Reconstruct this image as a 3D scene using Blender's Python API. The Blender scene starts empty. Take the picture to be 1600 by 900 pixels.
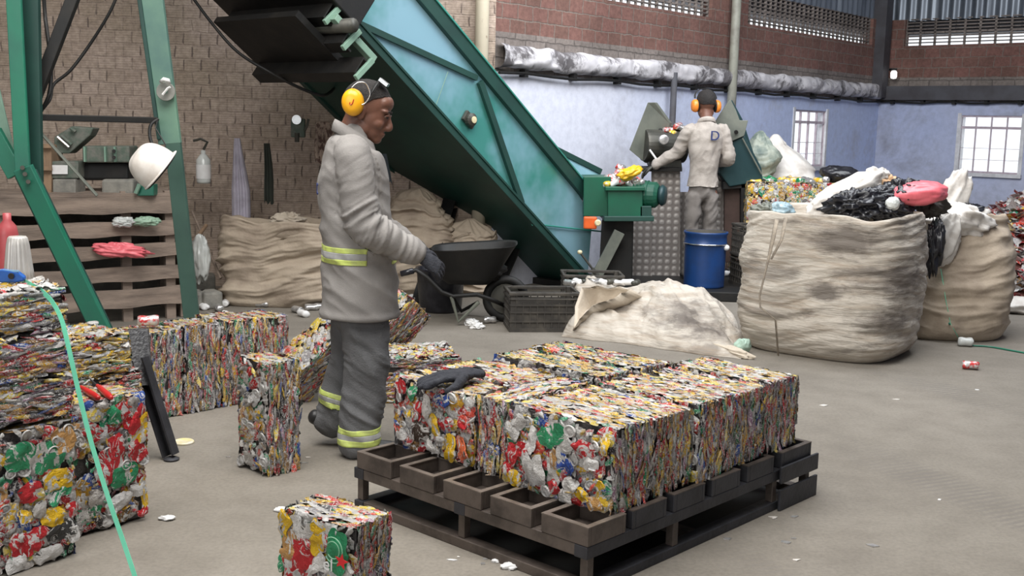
import bpy, math, random
import numpy as np
from mathutils import Vector, Matrix

SC = bpy.context.scene
COL = SC.collection
PI = math.pi

# ------------------------------------------------------------------ camera
FPX, CAM_H = 1750.0, 1.53
PITCH, ROLL = math.radians(8.25), math.radians(1.4)
_cp, _sp = math.cos(PITCH), math.sin(PITCH)
FW = np.array([0, _cp, -_sp]); _r0 = np.array([1., 0, 0]); _u0 = np.array([0, _sp, _cp])
RT = _r0*math.cos(ROLL)+_u0*math.sin(ROLL)
UP = -_r0*math.sin(ROLL)+_u0*math.cos(ROLL)
CPOS = np.array([0, 0, CAM_H])
cam_d = bpy.data.cameras.new('camera'); cam = bpy.data.objects.new('camera', cam_d); COL.objects.link(cam)
cam_d.sensor_width = 36.0; cam_d.lens = 36.0*FPX/1600.0; cam_d.clip_end = 200
cam.matrix_world = Matrix(((RT[0], UP[0], -FW[0], 0), (RT[1], UP[1], -FW[1], 0), (RT[2], UP[2], -FW[2], CAM_H), (0, 0, 0, 1)))
SC.camera = cam

# ------------------------------------------------------------------ light and exposure
SC.view_settings.view_transform = 'Standard'; SC.view_settings.look = 'None'
SC.view_settings.gamma = 1.0; SC.view_settings.use_curve_mapping = False
SC.view_settings.exposure = -0.18
W = bpy.data.worlds.new('daylight'); SC.world = W; W.use_nodes = True
W.node_tree.nodes['Background'].inputs[0].default_value = (0.90, 0.95, 1.0, 1)
W.node_tree.nodes['Background'].inputs[1].default_value = 1.6
def area_light(name, loc, target, sx, sy, power, color):
    d = bpy.data.lights.new(name, 'AREA'); d.shape = 'RECTANGLE'; d.size = sx; d.size_y = sy
    d.energy = power; d.color = color
    o = bpy.data.objects.new(name, d); COL.objects.link(o); o.location = loc
    o.rotation_euler = (Vector(target)-Vector(loc)).to_track_quat('-Z', 'Y').to_euler()
    return o
area_light('roof_skylight', (-.6, 3.6, 5.3), (.2, 5.2, 0), 4.4, 4.0, 590, (1.0, 0.97, 0.92))
area_light('rear_fill_light', (2.4, 8.6, 4.9), (2.6, 11.2, .6), 5.5, 2.6, 430, (0.93, 0.96, 1.0))  # unseen fill lamp added to keep the back wall bright
area_light('front_fill_light', (-4.2, -3.6, 3.9), (0.0, 6, 0.5), 4.6, 2.4, 150, (1.0, 0.96, 0.90))  # unseen front fill added behind the camera on the left

# ------------------------------------------------------------------ pixel -> place helpers (positions only)
def ray(x, y): return FW+RT*(x-800)/FPX-UP*(y-450)/FPX
def G(x, y, z=0.0):
    d = ray(x, y); return CPOS+d*((z-CAM_H)/d[2])
def D(x, y, Y):
    d = ray(x, y); return CPOS+d*(Y/d[1])

# ------------------------------------------------------------------ numpy noise
def _hash(ix, iy, iz, s):
    h = (ix.astype(np.int64)*374761393+iy.astype(np.int64)*668265263+iz.astype(np.int64)*2147483647+s*1274126177) & 0xffffffff
    h = ((h ^ (h >> 13))*1274126177) & 0xffffffff
    h = ((h ^ (h >> 15))*2246822519) & 0xffffffff
    return ((h ^ (h >> 16)) & 0xffff)/65535.0
def vnoise(p, s=0):
    p = np.asarray(p, float); i = np.floor(p); f = p-i; f = f*f*(3-2*f)
    x, y, z = i[..., 0], i[..., 1], i[..., 2]; r = 0
    for dx in (0, 1):
        wx = f[..., 0] if dx else 1-f[..., 0]
        for dy in (0, 1):
            wy = f[..., 1] if dy else 1-f[..., 1]
            for dz in (0, 1):
                wz = f[..., 2] if dz else 1-f[..., 2]
                r = r+wx*wy*wz*_hash(x+dx, y+dy, z+dz, s)
    return r*2-1
def fbm(p, s=0, o=3):
    p = np.asarray(p, float); a = 1.0; r = 0
    for k in range(o): r = r+a*vnoise(p*(2**k), s+k*17); a *= .5
    return r
def ridge(p, s=0, o=2):
    p = np.asarray(p, float); a = 1.0; r = 0
    for k in range(o): r = r+a*(1-2*np.abs(vnoise(p*(2**k), s+k*31))); a *= .5
    return r

# ------------------------------------------------------------------ materials
def new_mat(name):
    m = bpy.data.materials.new(name); m.use_nodes = True; nt = m.node_tree
    return m, nt, nt.nodes['Principled BSDF']
def nd(nt, t, **kw):
    n = nt.nodes.new(t)
    for k, v in kw.items(): setattr(n, k, v)
    return n
def ramp(nt, fac, stops, interp='LINEAR'):
    r = nd(nt, 'ShaderNodeValToRGB'); r.color_ramp.interpolation = interp
    e = r.color_ramp.elements
    while len(e) < len(stops): e.new(0.5)
    for q, (p, c) in zip(e, stops):
        q.position = p; q.color = c if len(c) == 4 else (*c, 1)
    nt.links.new(fac, r.inputs[0]); return r.outputs[0]
def mixc(nt, fac, a, b, mode='MIX'):
    m = nd(nt, 'ShaderNodeMix', data_type='RGBA', blend_type=mode)
    for s, v in ((0, fac), (6, a), (7, b)):
        if hasattr(v, 'is_linked'): nt.links.new(v, m.inputs[s])
        elif s == 0: m.inputs[0].default_value = v
        else: m.inputs[s].default_value = (*v, 1) if len(v) == 3 else v
    return m.outputs[2]
def coords(nt, scale=(1, 1, 1), kind='Object'):
    c = nd(nt, 'ShaderNodeTexCoord'); m = nd(nt, 'ShaderNodeMapping'); m.inputs['Scale'].default_value = scale
    nt.links.new(c.outputs[kind], m.inputs[0]); return m.outputs[0]
def noise(nt, vec, scale, detail=4, rough=.55, dist=0):
    n = nd(nt, 'ShaderNodeTexNoise'); n.inputs['Scale'].default_value = scale; n.inputs['Detail'].default_value = detail
    n.inputs['Roughness'].default_value = rough; n.inputs['Distortion'].default_value = dist
    nt.links.new(vec, n.inputs['Vector']); return n.outputs[0]
def bump(nt, b, h, strength=.4, dist=.01):
    n = nd(nt, 'ShaderNodeBump'); n.inputs['Strength'].default_value = strength; n.inputs['Distance'].default_value = dist
    nt.links.new(h, n.inputs['Height']); nt.links.new(n.outputs[0], b.inputs['Normal'])

def simple(name, col, rough=.6, metal=0., col2=None, nscale=8, lo=.4, hi=.65, bmp=0., bscale=60, scale=(1, 1, 1), spec=None, detail=5):
    """base colour with patches of a second colour (dirt, wear) and a fine bump"""
    m, nt, b = new_mat(name); b.inputs['Roughness'].default_value = rough; b.inputs['Metallic'].default_value = metal
    if spec is not None: b.inputs['Specular IOR Level'].default_value = spec
    v = coords(nt, scale)
    if col2 is None: col2 = tuple(c*.75 for c in col)
    n = noise(nt, v, nscale, detail, .6)
    c = ramp(nt, n, [(lo, col), (hi, col2)])
    nt.links.new(c, b.inputs['Base Color'])
    if bmp: bump(nt, b, noise(nt, v, bscale, 3), bmp, .01)
    return m

M = {}
# can scrap: colour carried by each pressed can
def can_material(name, metal=.40, rough=.30):
    m, nt, b = new_mat(name)
    a = nd(nt, 'ShaderNodeAttribute', attribute_name='col'); u = nd(nt, 'ShaderNodeAttribute', attribute_name='fuv')
    n1 = noise(nt, u.outputs['Vector'], 1.5, 4, .65, 1.5)
    t1 = ramp(nt, n1, [(.53, (0, 0, 0)), (.555, (1, 1, 1))])
    c = mixc(nt, t1, a.outputs['Color'], (.62, .61, .60))
    n3 = noise(nt, u.outputs['Vector'], 3.0, 3, .6, .8)
    t3 = ramp(nt, n3, [(.66, (0, 0, 0)), (.68, (1, 1, 1))])
    c = mixc(nt, t3, c, (.05, .045, .045))
    v = coords(nt)
    n2 = noise(nt, v, 9, 4); d = ramp(nt, n2, [(.3, (.72, .69, .66)), (.62, (1, 1, 1))])
    c = mixc(nt, 1.0, c, d, 'MULTIPLY')
    nt.links.new(c, b.inputs['Base Color'])
    b.inputs['Metallic'].default_value = metal; b.inputs['Roughness'].default_value = rough; b.inputs['Coat Weight'].default_value = .35; b.inputs['Coat Roughness'].default_value = .12
    bump(nt, b, noise(nt, v, 95, 5, .7), 1.0, .008)
    return m
M['cans'] = can_material('pressed_cans')

def concrete_floor():
    m, nt, b = new_mat('concrete_floor'); v = coords(nt)
    n1 = noise(nt, v, .55, 6, .6, .4); n2 = noise(nt, v, 5, 6, .65); n3 = noise(nt, v, 60, 3, .6)
    c = ramp(nt, n1, [(.3, (.175, .155, .130)), (.5, (.222, .199, .168)), (.72, (.265, .238, .203))])
    c2 = ramp(nt, n2, [(.30, (.82, .81, .80)), (.6, (1, 1, 1))])
    c = mixc(nt, 1.0, c, c2, 'MULTIPLY')
    c3 = ramp(nt, n3, [(.3, (.82, .82, .82)), (.6, (1, 1, 1))])
    c = mixc(nt, 1.0, c, c3, 'MULTIPLY')
    # tyre marks, right side of the yard: dark chevrons in two tracks
    sx = nd(nt, 'ShaderNodeMapping'); sx.inputs['Rotation'].default_value = (0, 0, math.radians(-24)); sx.inputs['Location'].default_value = (-.15, 0, 0)
    nt.links.new(v, sx.inputs[0])
    w = nd(nt, 'ShaderNodeTexWave', wave_type='BANDS', bands_direction='X'); w.inputs['Scale'].default_value = .22; w.inputs['Distortion'].default_value = .5
    w2 = nd(nt, 'ShaderNodeTexWave', wave_type='BANDS', bands_direction='Y'); w2.inputs['Scale'].default_value = 8; w2.inputs['Distortion'].default_value = 2.5
    nt.links.new(sx.outputs[0], w.inputs['Vector']); nt.links.new(sx.outputs[0], w2.inputs['Vector'])
    t = ramp(nt, w.outputs['Fac'], [(.86, (0, 0, 0)), (.96, (1, 1, 1))]); t2 = ramp(nt, w2.outputs['Fac'], [(.4, (0, 0, 0)), (.6, (1, 1, 1))])
    k = mixc(nt, 1.0, t, t2, 'MULTIPLY'); n4 = noise(nt, v, 1.1, 3); t4 = ramp(nt, n4, [(.40, (0, 0, 0)), (.6, (.75, .75, .75))])
    k = mixc(nt, 1.0, k, t4, 'MULTIPLY')
    sq = nd(nt, 'ShaderNodeSeparateXYZ'); nt.links.new(v, sq.inputs[0]); kx = ramp(nt, sq.outputs[0], [(.75, (0, 0, 0)), (1.0, (1, 1, 1))]); k = mixc(nt, 1.0, k, kx, 'MULTIPLY')
    c = mixc(nt, k, c, (.15, .135, .12))
    nt.links.new(c, b.inputs['Base Color']); b.inputs['Roughness'].default_value = .7
    bump(nt, b, n3, .25, .004); return m
M['floor'] = concrete_floor()

def brick_mat(name, c1, c2, mortar, bw, bh, dirt, ridges=True, msize=.008, tint=None):
    m, nt, b = new_mat(name); uv = nd(nt, 'ShaderNodeUVMap')
    mp = nd(nt, 'ShaderNodeMapping'); nt.links.new(uv.outputs[0], mp.inputs[0]); v = mp.outputs[0]
    nn = noise(nt, v, 9, 2); 
    dv = nd(nt, 'ShaderNodeVectorMath', operation='MULTIPLY_ADD'); cmb = nd(nt, 'ShaderNodeCombineXYZ')
    nt.links.new(nn, cmb.inputs[0]); nt.links.new(nn, cmb.inputs[1]); nt.links.new(cmb.outputs[0], dv.inputs[0])
    dv.inputs[1].default_value = (.035, .035, 0); nt.links.new(v, dv.inputs[2])
    br = nd(nt, 'ShaderNodeTexBrick'); br.inputs['Scale'].default_value = 1; br.inputs['Brick Width'].default_value = bw
    br.inputs['Row Height'].default_value = bh; br.inputs['Mortar Size'].default_value = msize; br.inputs['Mortar Smooth'].default_value = .4
    br.inputs['Color1'].default_value = (*c1, 1); br.inputs['Color2'].default_value = (*c2, 1); br.inputs['Mortar'].default_value = (*mortar, 1)
    nt.links.new(dv.outputs[0], br.inputs['Vector'])
    c = br.outputs['Color']
    n = noise(nt, v, 1.4, 5, .65); k = ramp(nt, n, [(.35, dirt), (.65, (1, 1, 1))])
    c = mixc(nt, 1.0, c, k, 'MULTIPLY')
    n2 = noise(nt, v, 22, 4, .7); k2 = ramp(nt, n2, [(.3, (.68, .66, .64)), (.65, (1.12, 1.1, 1.08))])
    c = mixc(nt, 1.0, c, k2, 'MULTIPLY')
    h = br.outputs['Fac']
    if ridges:
        sxy = nd(nt, 'ShaderNodeSeparateXYZ'); nt.links.new(dv.outputs[0], sxy.inputs[0]); dd_ = nd(nt, 'ShaderNodeMath', operation='DIVIDE'); nt.links.new(sxy.outputs[1], dd_.inputs[0]); dd_.inputs[1].default_value = bh
        fr0 = nd(nt, 'ShaderNodeMath', operation='FRACT'); nt.links.new(dd_.outputs[0], fr0.inputs[0])
        mk = ramp(nt, fr0.outputs[0], [(.10, (0, 0, 0)), (.16, (1, 1, 1)), (.84, (1, 1, 1)), (.90, (0, 0, 0))])
        nj = noise(nt, v, 3.1, 2); nj2 = ramp(nt, nj, [(.42, (0, 0, 0)), (.55, (1, 1, 1))])
        vj = mixc(nt, 1.0, mk, br.outputs['Fac'], 'MULTIPLY'); vj = mixc(nt, 1.0, vj, nj2, 'MULTIPLY')
        c = mixc(nt, vj, c, (.17, .13, .11))
        w = nd(nt, 'ShaderNodeTexWave', wave_type='BANDS', bands_direction='Y'); w.inputs['Scale'].default_value = 15; w.inputs['Distortion'].default_value = 1.5
        nt.links.new(v, w.inputs['Vector']); k3 = ramp(nt, w.outputs['Fac'], [(.0, (.80, .79, .78)), (.45, (1, 1, 1))])
        c = mixc(nt, 1.0, c, k3, 'MULTIPLY')
    nt.links.new(c, b.inputs['Base Color']); b.inputs['Roughness'].default_value = .92
    inv = nd(nt, 'ShaderNodeMath', operation='SUBTRACT'); inv.inputs[0].default_value = 1.; nt.links.new(h, inv.inputs[1])
    bump(nt, b, inv.outputs[0], .6, .012); return m
M['brick_left'] = brick_mat('brown_block_wall', (.54, .44, .38), (.45, .36, .305), (.46, .37, .32), .15, .115, (.74, .74, .68))
M['brick_red'] = brick_mat('red_block_wall', (.245, .125, .105), (.19, .105, .085), (.235, .19, .165), .22, .14, (.7, .68, .68), ridges=False)
M['block_grey'] = brick_mat('grey_mortared_blocks', (.27, .235, .215), (.22, .19, .175), (.15, .13, .12), .30, .18, (.7, .7, .7), ridges=False)

def painted_wall(name, base, base2, stain, sscale=.8, s0=.52, s1=.75, along=None):
    m, nt, b = new_mat(name); uv = nd(nt, 'ShaderNodeUVMap'); v = uv.outputs[0]
    n1 = noise(nt, v, .35, 3, .5); c = ramp(nt, n1, [(.35, base), (.62, base2)])
    if along:   # older whitewash at one end of the wall, bluer repaint at the other
        sp_ = nd(nt, 'ShaderNodeSeparateXYZ'); nt.links.new(v, sp_.inputs[0]); mr = nd(nt, 'ShaderNodeMapRange'); mr.inputs[1].default_value = along[0]; mr.inputs[2].default_value = along[1]
        nt.links.new(sp_.outputs[0], mr.inputs[0]); ad = nd(nt, 'ShaderNodeMath', operation='MULTIPLY_ADD'); nt.links.new(n1, ad.inputs[0]); ad.inputs[1].default_value = .6
        sb_ = nd(nt, 'ShaderNodeMath', operation='SUBTRACT'); nt.links.new(mr.outputs[0], sb_.inputs[0]); sb_.inputs[1].default_value = .3; nt.links.new(sb_.outputs[0], ad.inputs[2])
        c = ramp(nt, ad.outputs[0], [(.05, base), (.85, base2)])
    n2 = noise(nt, v, sscale, 8, .7, .3); k = ramp(nt, n2, [(s0, (0, 0, 0)), (s1, (1, 1, 1))])
    c = mixc(nt, k, c, stain)
    n3 = noise(nt, v, 11, 5, .7); k3 = ramp(nt, n3, [(.3, (.84, .84, .85)), (.6, (1, 1, 1))])
    c = mixc(nt, 1.0, c, k3, 'MULTIPLY')
    nt.links.new(c, b.inputs['Base Color']); b.inputs['Roughness'].default_value = .85
    bump(nt, b, n3, .25, .01); return m
M['paint_back'] = painted_wall('pale_blue_limewash', (.70, .72, .82), (.52, .60, .84), (.40, .40, .45), 1.1, .55, .76, along=(1.5, 5.5))
M['paint_right'] = painted_wall('stained_blue_limewash', (.50, .53, .66), (.42, .49, .72), (.25, .25, .28), .9, .46, .72)
M['plaster_beam'] = painted_wall('peeling_white_beam', (.74, .72, .74), (.60, .58, .60), (.13, .12, .125), 3.0, .47, .57)
M['sheet'] = simple('grey_metal_sheet', (.24, .27, .31), .45, .6, (.13, .15, .18), 3, .4, .65, 0, scale=(1, 1, .2))
M['green'] = simple('teal_green_enamel', (.035, .20, .155), .34, .0, (.05, .27, .225), 1.6, .35, .7, .12, 6)
M['green_panel'] = simple('worn_panel_blue_reflection', (.07, .30, .255), .25, .35, (.30, .52, .62), .8, .38, .58, .25, 2.5)  # pale blue patches carry reflected light as well as paint wear
M['green_dark'] = simple('dark_green_enamel', (.012, .055, .043), .5, 0, (.010, .04, .033), 3, .35, .65, .1, 8)
M['green_pale'] = simple('faded_green_paint', (.21, .34, .26), .6, 0, (.16, .27, .21), 5, .4, .65, .1, 20)
M['green_post'] = simple('green_beam_paint', (.015, .17, .10), .38, 0, (.02, .12, .085), 2.5, .35, .7, .08, 15)
M['green_box'] = simple('deep_green_machine_paint', (.008, .10, .055), .4, 0, (.012, .07, .045), 3, .35, .7, .1, 15)
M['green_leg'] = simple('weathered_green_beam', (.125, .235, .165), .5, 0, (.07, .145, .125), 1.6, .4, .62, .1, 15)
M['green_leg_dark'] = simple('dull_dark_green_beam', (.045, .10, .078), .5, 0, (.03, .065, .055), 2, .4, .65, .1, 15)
M['black'] = simple('grimy_black_steel', (.008, .008, .008), .6, .2, (.018, .016, .014), 6, .45, .7, .1, 30)
M['machine_grey'] = simple('olive_grey_steel', (.17, .18, .15), .55, .2, (.10, .11, .095), 4, .4, .7, .1, 20)
M['machine_dark'] = simple('dark_olive_steel', (.05, .05, .043), .5, .3, (.09, .085, .07), 6, .4, .7, .15, 20)
M['machine_teal'] = simple('dark_teal_steel', (.012, .04, .045), .45, .2, (.02, .055, .06), 5, .4, .7, .1, 20)
M['pallet_steel'] = simple('rusty_brown_steel', (.115, .092, .079), .5, .35, (.055, .044, .038), 9, .42, .66, .2, 45)
M['pallet_lip'] = simple('pale_steel_edges', (.20, .165, .14), .45, .4, (.11, .09, .075), 14, .4, .7, .15, 45)  # paler steel for the front-row pocket rims
M['pallet_dark'] = simple('dark_shaded_steel', (.045, .045, .052), .5, .4, (.028, .028, .032), 9, .42, .66, .2, 45)  # dark bluish tone also carries the shade on the pallet's right side
M['wood'] = simple('grey_brown_boards', (.29, .225, .18), .85, 0, (.13, .10, .082), 3, .35, .7, .3, 25, scale=(1, 1, 6))
M['wood_light'] = simple('raw_timber', (.30, .20, .125), .85, 0, (.18, .12, .08), 4, .4, .7, .3, 25, scale=(4, 4, 1))
M['bag'] = simple('dirty_woven_sack', (.56, .49, .40), .85, 0, (.40, .335, .265), 4, .42, .68, .35, 55)
M['bag_tan'] = simple('tan_woven_sack', (.40, .33, .255), .85, 0, (.27, .215, .165), 4, .42, .68, .35, 55)
M['bag_white'] = simple('white_film_sack', (.66, .63, .59), .6, 0, (.48, .44, .40), 6, .42, .68, .3, 30)
M['rope'] = simple('twisted_strap', (.33, .28, .22), .9, 0, (.2, .17, .14), 30)
M['strap_green'] = simple('green_plastic_strap', (.20, .70, .48), .35, 0, (.13, .58, .38), 5, .4, .7)
M['uniform'] = simple('grey_work_cloth', (.275, .26, .248), .9, 0, (.20, .187, .178), 4, .38, .68, .18, 160)
M['trouser'] = simple('dark_grey_work_cloth', (.125, .125, .13), .9, 0, (.09, .09, .093), 6, .4, .7, .35, 140)
M['uniform2'] = simple('dusty_beige_work_cloth', (.43, .385, .345), .9, 0, (.30, .265, .235), 8, .42, .7, .35, 120)
M['trouser2'] = simple('faded_brown_grey_cloth', (.20, .18, .165), .9, 0, (.13, .115, .105), 8, .4, .7, .3, 120)
M['hivis'] = simple('yellow_green_tape', (.56, .66, .16), .55, 0, (.42, .47, .16), 26)
M['tape_grey'] = simple('silver_reflective_tape', (.36, .36, .35), .4, 0, (.30, .30, .30), 30)
M['skin'] = simple('brown_skin', (.17, .075, .048), .5, 0, (.13, .055, .036), 10, .4, .7, .08, 90)
M['hair'] = simple('short_black_hair', (.012, .010, .010), .85, 0, (.03, .026, .024), 120, .4, .7, .6, 220)
M['boot'] = simple('black_boot_leather', (.018, .018, .020), .45, 0, (.035, .033, .03), 15, .4, .7, .1, 60)
M['glove'] = simple('dark_knit_glove', (.020, .022, .030), .9, 0, (.035, .036, .045), 30, .4, .7, .5, 200)
M['muff'] = simple('yellow_muff_plastic', (.86, .42, .012), .32, 0, (.80, .36, .01), 6)
M['muff_orange'] = simple('orange_muff_plastic', (.78, .24, .03), .35, 0, (.68, .20, .03), 6)
M['steelwire'] = simple('bright_wire', (.62, .62, .62), .25, .9, (.5, .5, .5), 9)
M['navy'] = simple('navy_print', (.015, .03, .14), .7)
M['helmet'] = simple('dirty_white_helmet', (.74, .70, .655), .4, 0, (.56, .50, .44), 7, .48, .75, .05, 12)
M['barrel'] = simple('dark_blue_drum_paint', (.008, .045, .17), .4, .1, (.012, .035, .11), 5, .42, .7, .08, 10)
M['barrel_in'] = simple('rusty_drum_inside', (.10, .09, .075), .8)
M['orange'] = simple('orange_box_plastic', (.75, .12, .02), .4)
M['cream'] = simple('cream_plastic', (.75, .66, .42), .4)
M['white'] = simple('plain_white', (.78, .78, .78), .5, 0, (.68, .67, .66), 9)
M['plastic_black'] = simple('black_film', (.012, .012, .016), .28, 0, (.03, .03, .036), 12, .4, .7, .4, 20)
M['plastic_pink'] = simple('pink_film', (.80, .17, .20), .4, 0, (.68, .12, .15), 9, .4, .7, .3, 12)
M['crate'] = simple('dark_grey_crate_plastic', (.04, .036, .032), .6, 0, (.085, .075, .062), 9, .45, .7, .15, 40)
M['grey_pole'] = simple('pale_painted_pipe', (.30, .30, .25), .55, 0, (.20, .19, .16), 6, .4, .65)
M['rusty_pole'] = simple('yellowed_rusty_pipe', (.52, .46, .35), .6, 0, (.16, .085, .055), 5, .58, .66, .2, 20)
M['dark_column'] = simple('soot_dark_column', (.075, .075, .085), .7, 0, (.05, .045, .05), 3)
M['concrete'] = simple('grey_concrete_block', (.26, .25, .22), .9, 0, (.17, .165, .15), 12, .4, .65, .3, 50)
M['junk_green'] = simple('dusty_green_casting', (.09, .12, .095), .7, .1, (.16, .16, .14), 14, .42, .62, .3, 35)
M['blue_tool'] = simple('blue_tool_plastic', (.01, .10, .42), .35)
M['red'] = simple('red_plastic', (.50, .02, .02), .35, 0, (.42, .015, .015), 9)
M['cup'] = simple('ribbed_pale_cup', (.55, .53, .50), .35, .3, (.42, .40, .37), 8)
M['lilac'] = simple('lilac_cloth', (.42, .39, .46), .9, 0, (.32, .30, .35), 9)
M['dark_cloth'] = simple('dark_green_cloth', (.03, .035, .028), .95)
M['window_frame'] = simple('mauve_grey_window_iron', (.55, .47, .52), .6, 0, (.42, .34, .38), 15)
M['sill'] = simple('white_frame_paint', (.72, .72, .74), .6)
M['disc'] = simple('abrasive_disc_grey', (.26, .255, .23), .6, .2, (.2, .2, .18), 20)
M['clear_film'] = simple('clear_plastic_bottle', (.60, .62, .60), .2, 0, (.45, .47, .46), 6)
g_, nt_, b_ = new_mat('dusty_window_glass')
tr_ = nd(nt_, 'ShaderNodeBsdfTransparent'); mx_ = nd(nt_, 'ShaderNodeMixShader'); mx_.inputs[0].default_value = .12
b_.inputs['Base Color'].default_value = (.9, .9, .9, 1); b_.inputs['Roughness'].default_value = .3
nt_.links.new(tr_.outputs[0], mx_.inputs[1]); nt_.links.new(b_.outputs[0], mx_.inputs[2]); nt_.links.new(mx_.outputs[0], nt_.nodes['Material Output'].inputs[0])
M['glass'] = g_
def tread_plate():
    m, nt, b = new_mat('embossed_metal_panel'); v = coords(nt)
    w = nd(nt, 'ShaderNodeTexWave', wave_type='BANDS', bands_direction='X'); w.inputs['Scale'].default_value = 4.4; w.inputs['Distortion'].default_value = .6
    w2 = nd(nt, 'ShaderNodeTexWave', wave_type='BANDS', bands_direction='Z'); w2.inputs['Scale'].default_value = 4.8; w2.inputs['Distortion'].default_value = .6
    nt.links.new(v, w.inputs['Vector']); nt.links.new(v, w2.inputs['Vector'])
    mu = nd(nt, 'ShaderNodeMath', operation='MULTIPLY'); nt.links.new(w.outputs['Fac'], mu.inputs[0]); nt.links.new(w2.outputs['Fac'], mu.inputs[1])
    c = ramp(nt, mu.outputs[0], [(.10, (.23, .205, .19)), (.5, (.42, .39, .365))])
    nt.links.new(c, b.inputs['Base Color']); b.inputs['Metallic'].default_value = .4; b.inputs['Roughness'].default_value = .45
    bump(nt, b, mu.outputs[0], .35, .012); return m
M['tread'] = tread_plate()
def stained_bag(name, spots):
    m, nt, b = new_mat(name); v = coords(nt)
    n0 = noise(nt, v, 2.2, 4, .6); c = ramp(nt, n0, [(.35, (.42, .375, .32)), (.62, (.56, .515, .455))])
    v2 = coords(nt, (1, 1, 3.2)); n1 = noise(nt, v2, 1.9, 6, .62, .5); k = ramp(nt, n1, [(.52, (0, 0, 0)), (.62, (.6, .6, .6))])
    c = mixc(nt, k, c, (.115, .095, .08))
    v3 = coords(nt, (1, 1, 9)); n2 = noise(nt, v3, 3.5, 4, .6); k2 = ramp(nt, n2, [(.47, (0, 0, 0)), (.66, (.55, .55, .55))])
    c = mixc(nt, k2, c, (.30, .23, .165))
    for (cx_, cy_, cz_), rad in spots:   # oil smears with ragged outlines
        ds = nd(nt, 'ShaderNodeVectorMath', operation='DISTANCE'); mp_ = nd(nt, 'ShaderNodeMapping'); mp_.inputs['Scale'].default_value = (1, 1, 2.1); nt.links.new(coords(nt), mp_.inputs[0])
        nt.links.new(mp_.outputs[0], ds.inputs[0]); ds.inputs[1].default_value = (cx_, cy_, cz_*2.1)
        ad = nd(nt, 'ShaderNodeMath', operation='MULTIPLY_ADD'); nt.links.new(noise(nt, coords(nt, (1, 1, 2.6)), 6, 5, .7), ad.inputs[0]); ad.inputs[1].default_value = rad*1.9; nt.links.new(ds.outputs['Value'], ad.inputs[2])
        kk = ramp(nt, ad.outputs[0], [(rad*1.55, (.9, .9, .9)), (rad*2.3, (0, 0, 0))]); c = mixc(nt, kk, c, (.13, .11, .095))
    nt.links.new(c, b.inputs['Base Color']); b.inputs['Roughness'].default_value = .8
    bump(nt, b, noise(nt, coords(nt, (1, 1, 5)), 14, 4), .45, .02); return m
M['bag_stained'] = stained_bag('oil_stained_white_sack', [(tuple(map(float, D(1325, 375, 7.38))), .21), (tuple(map(float, D(1388, 435, 7.46))), .27), (tuple(map(float, D(1372, 500, 7.43))), .22), (tuple(map(float, D(1290, 455, 7.42))), .13)])
M['bag_floor'] = stained_bag('stained_flat_sack', [(tuple(map(float, D(1085, 475, 7.95))), .34), (tuple(map(float, D(1120, 500, 7.75))), .26)])

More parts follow.
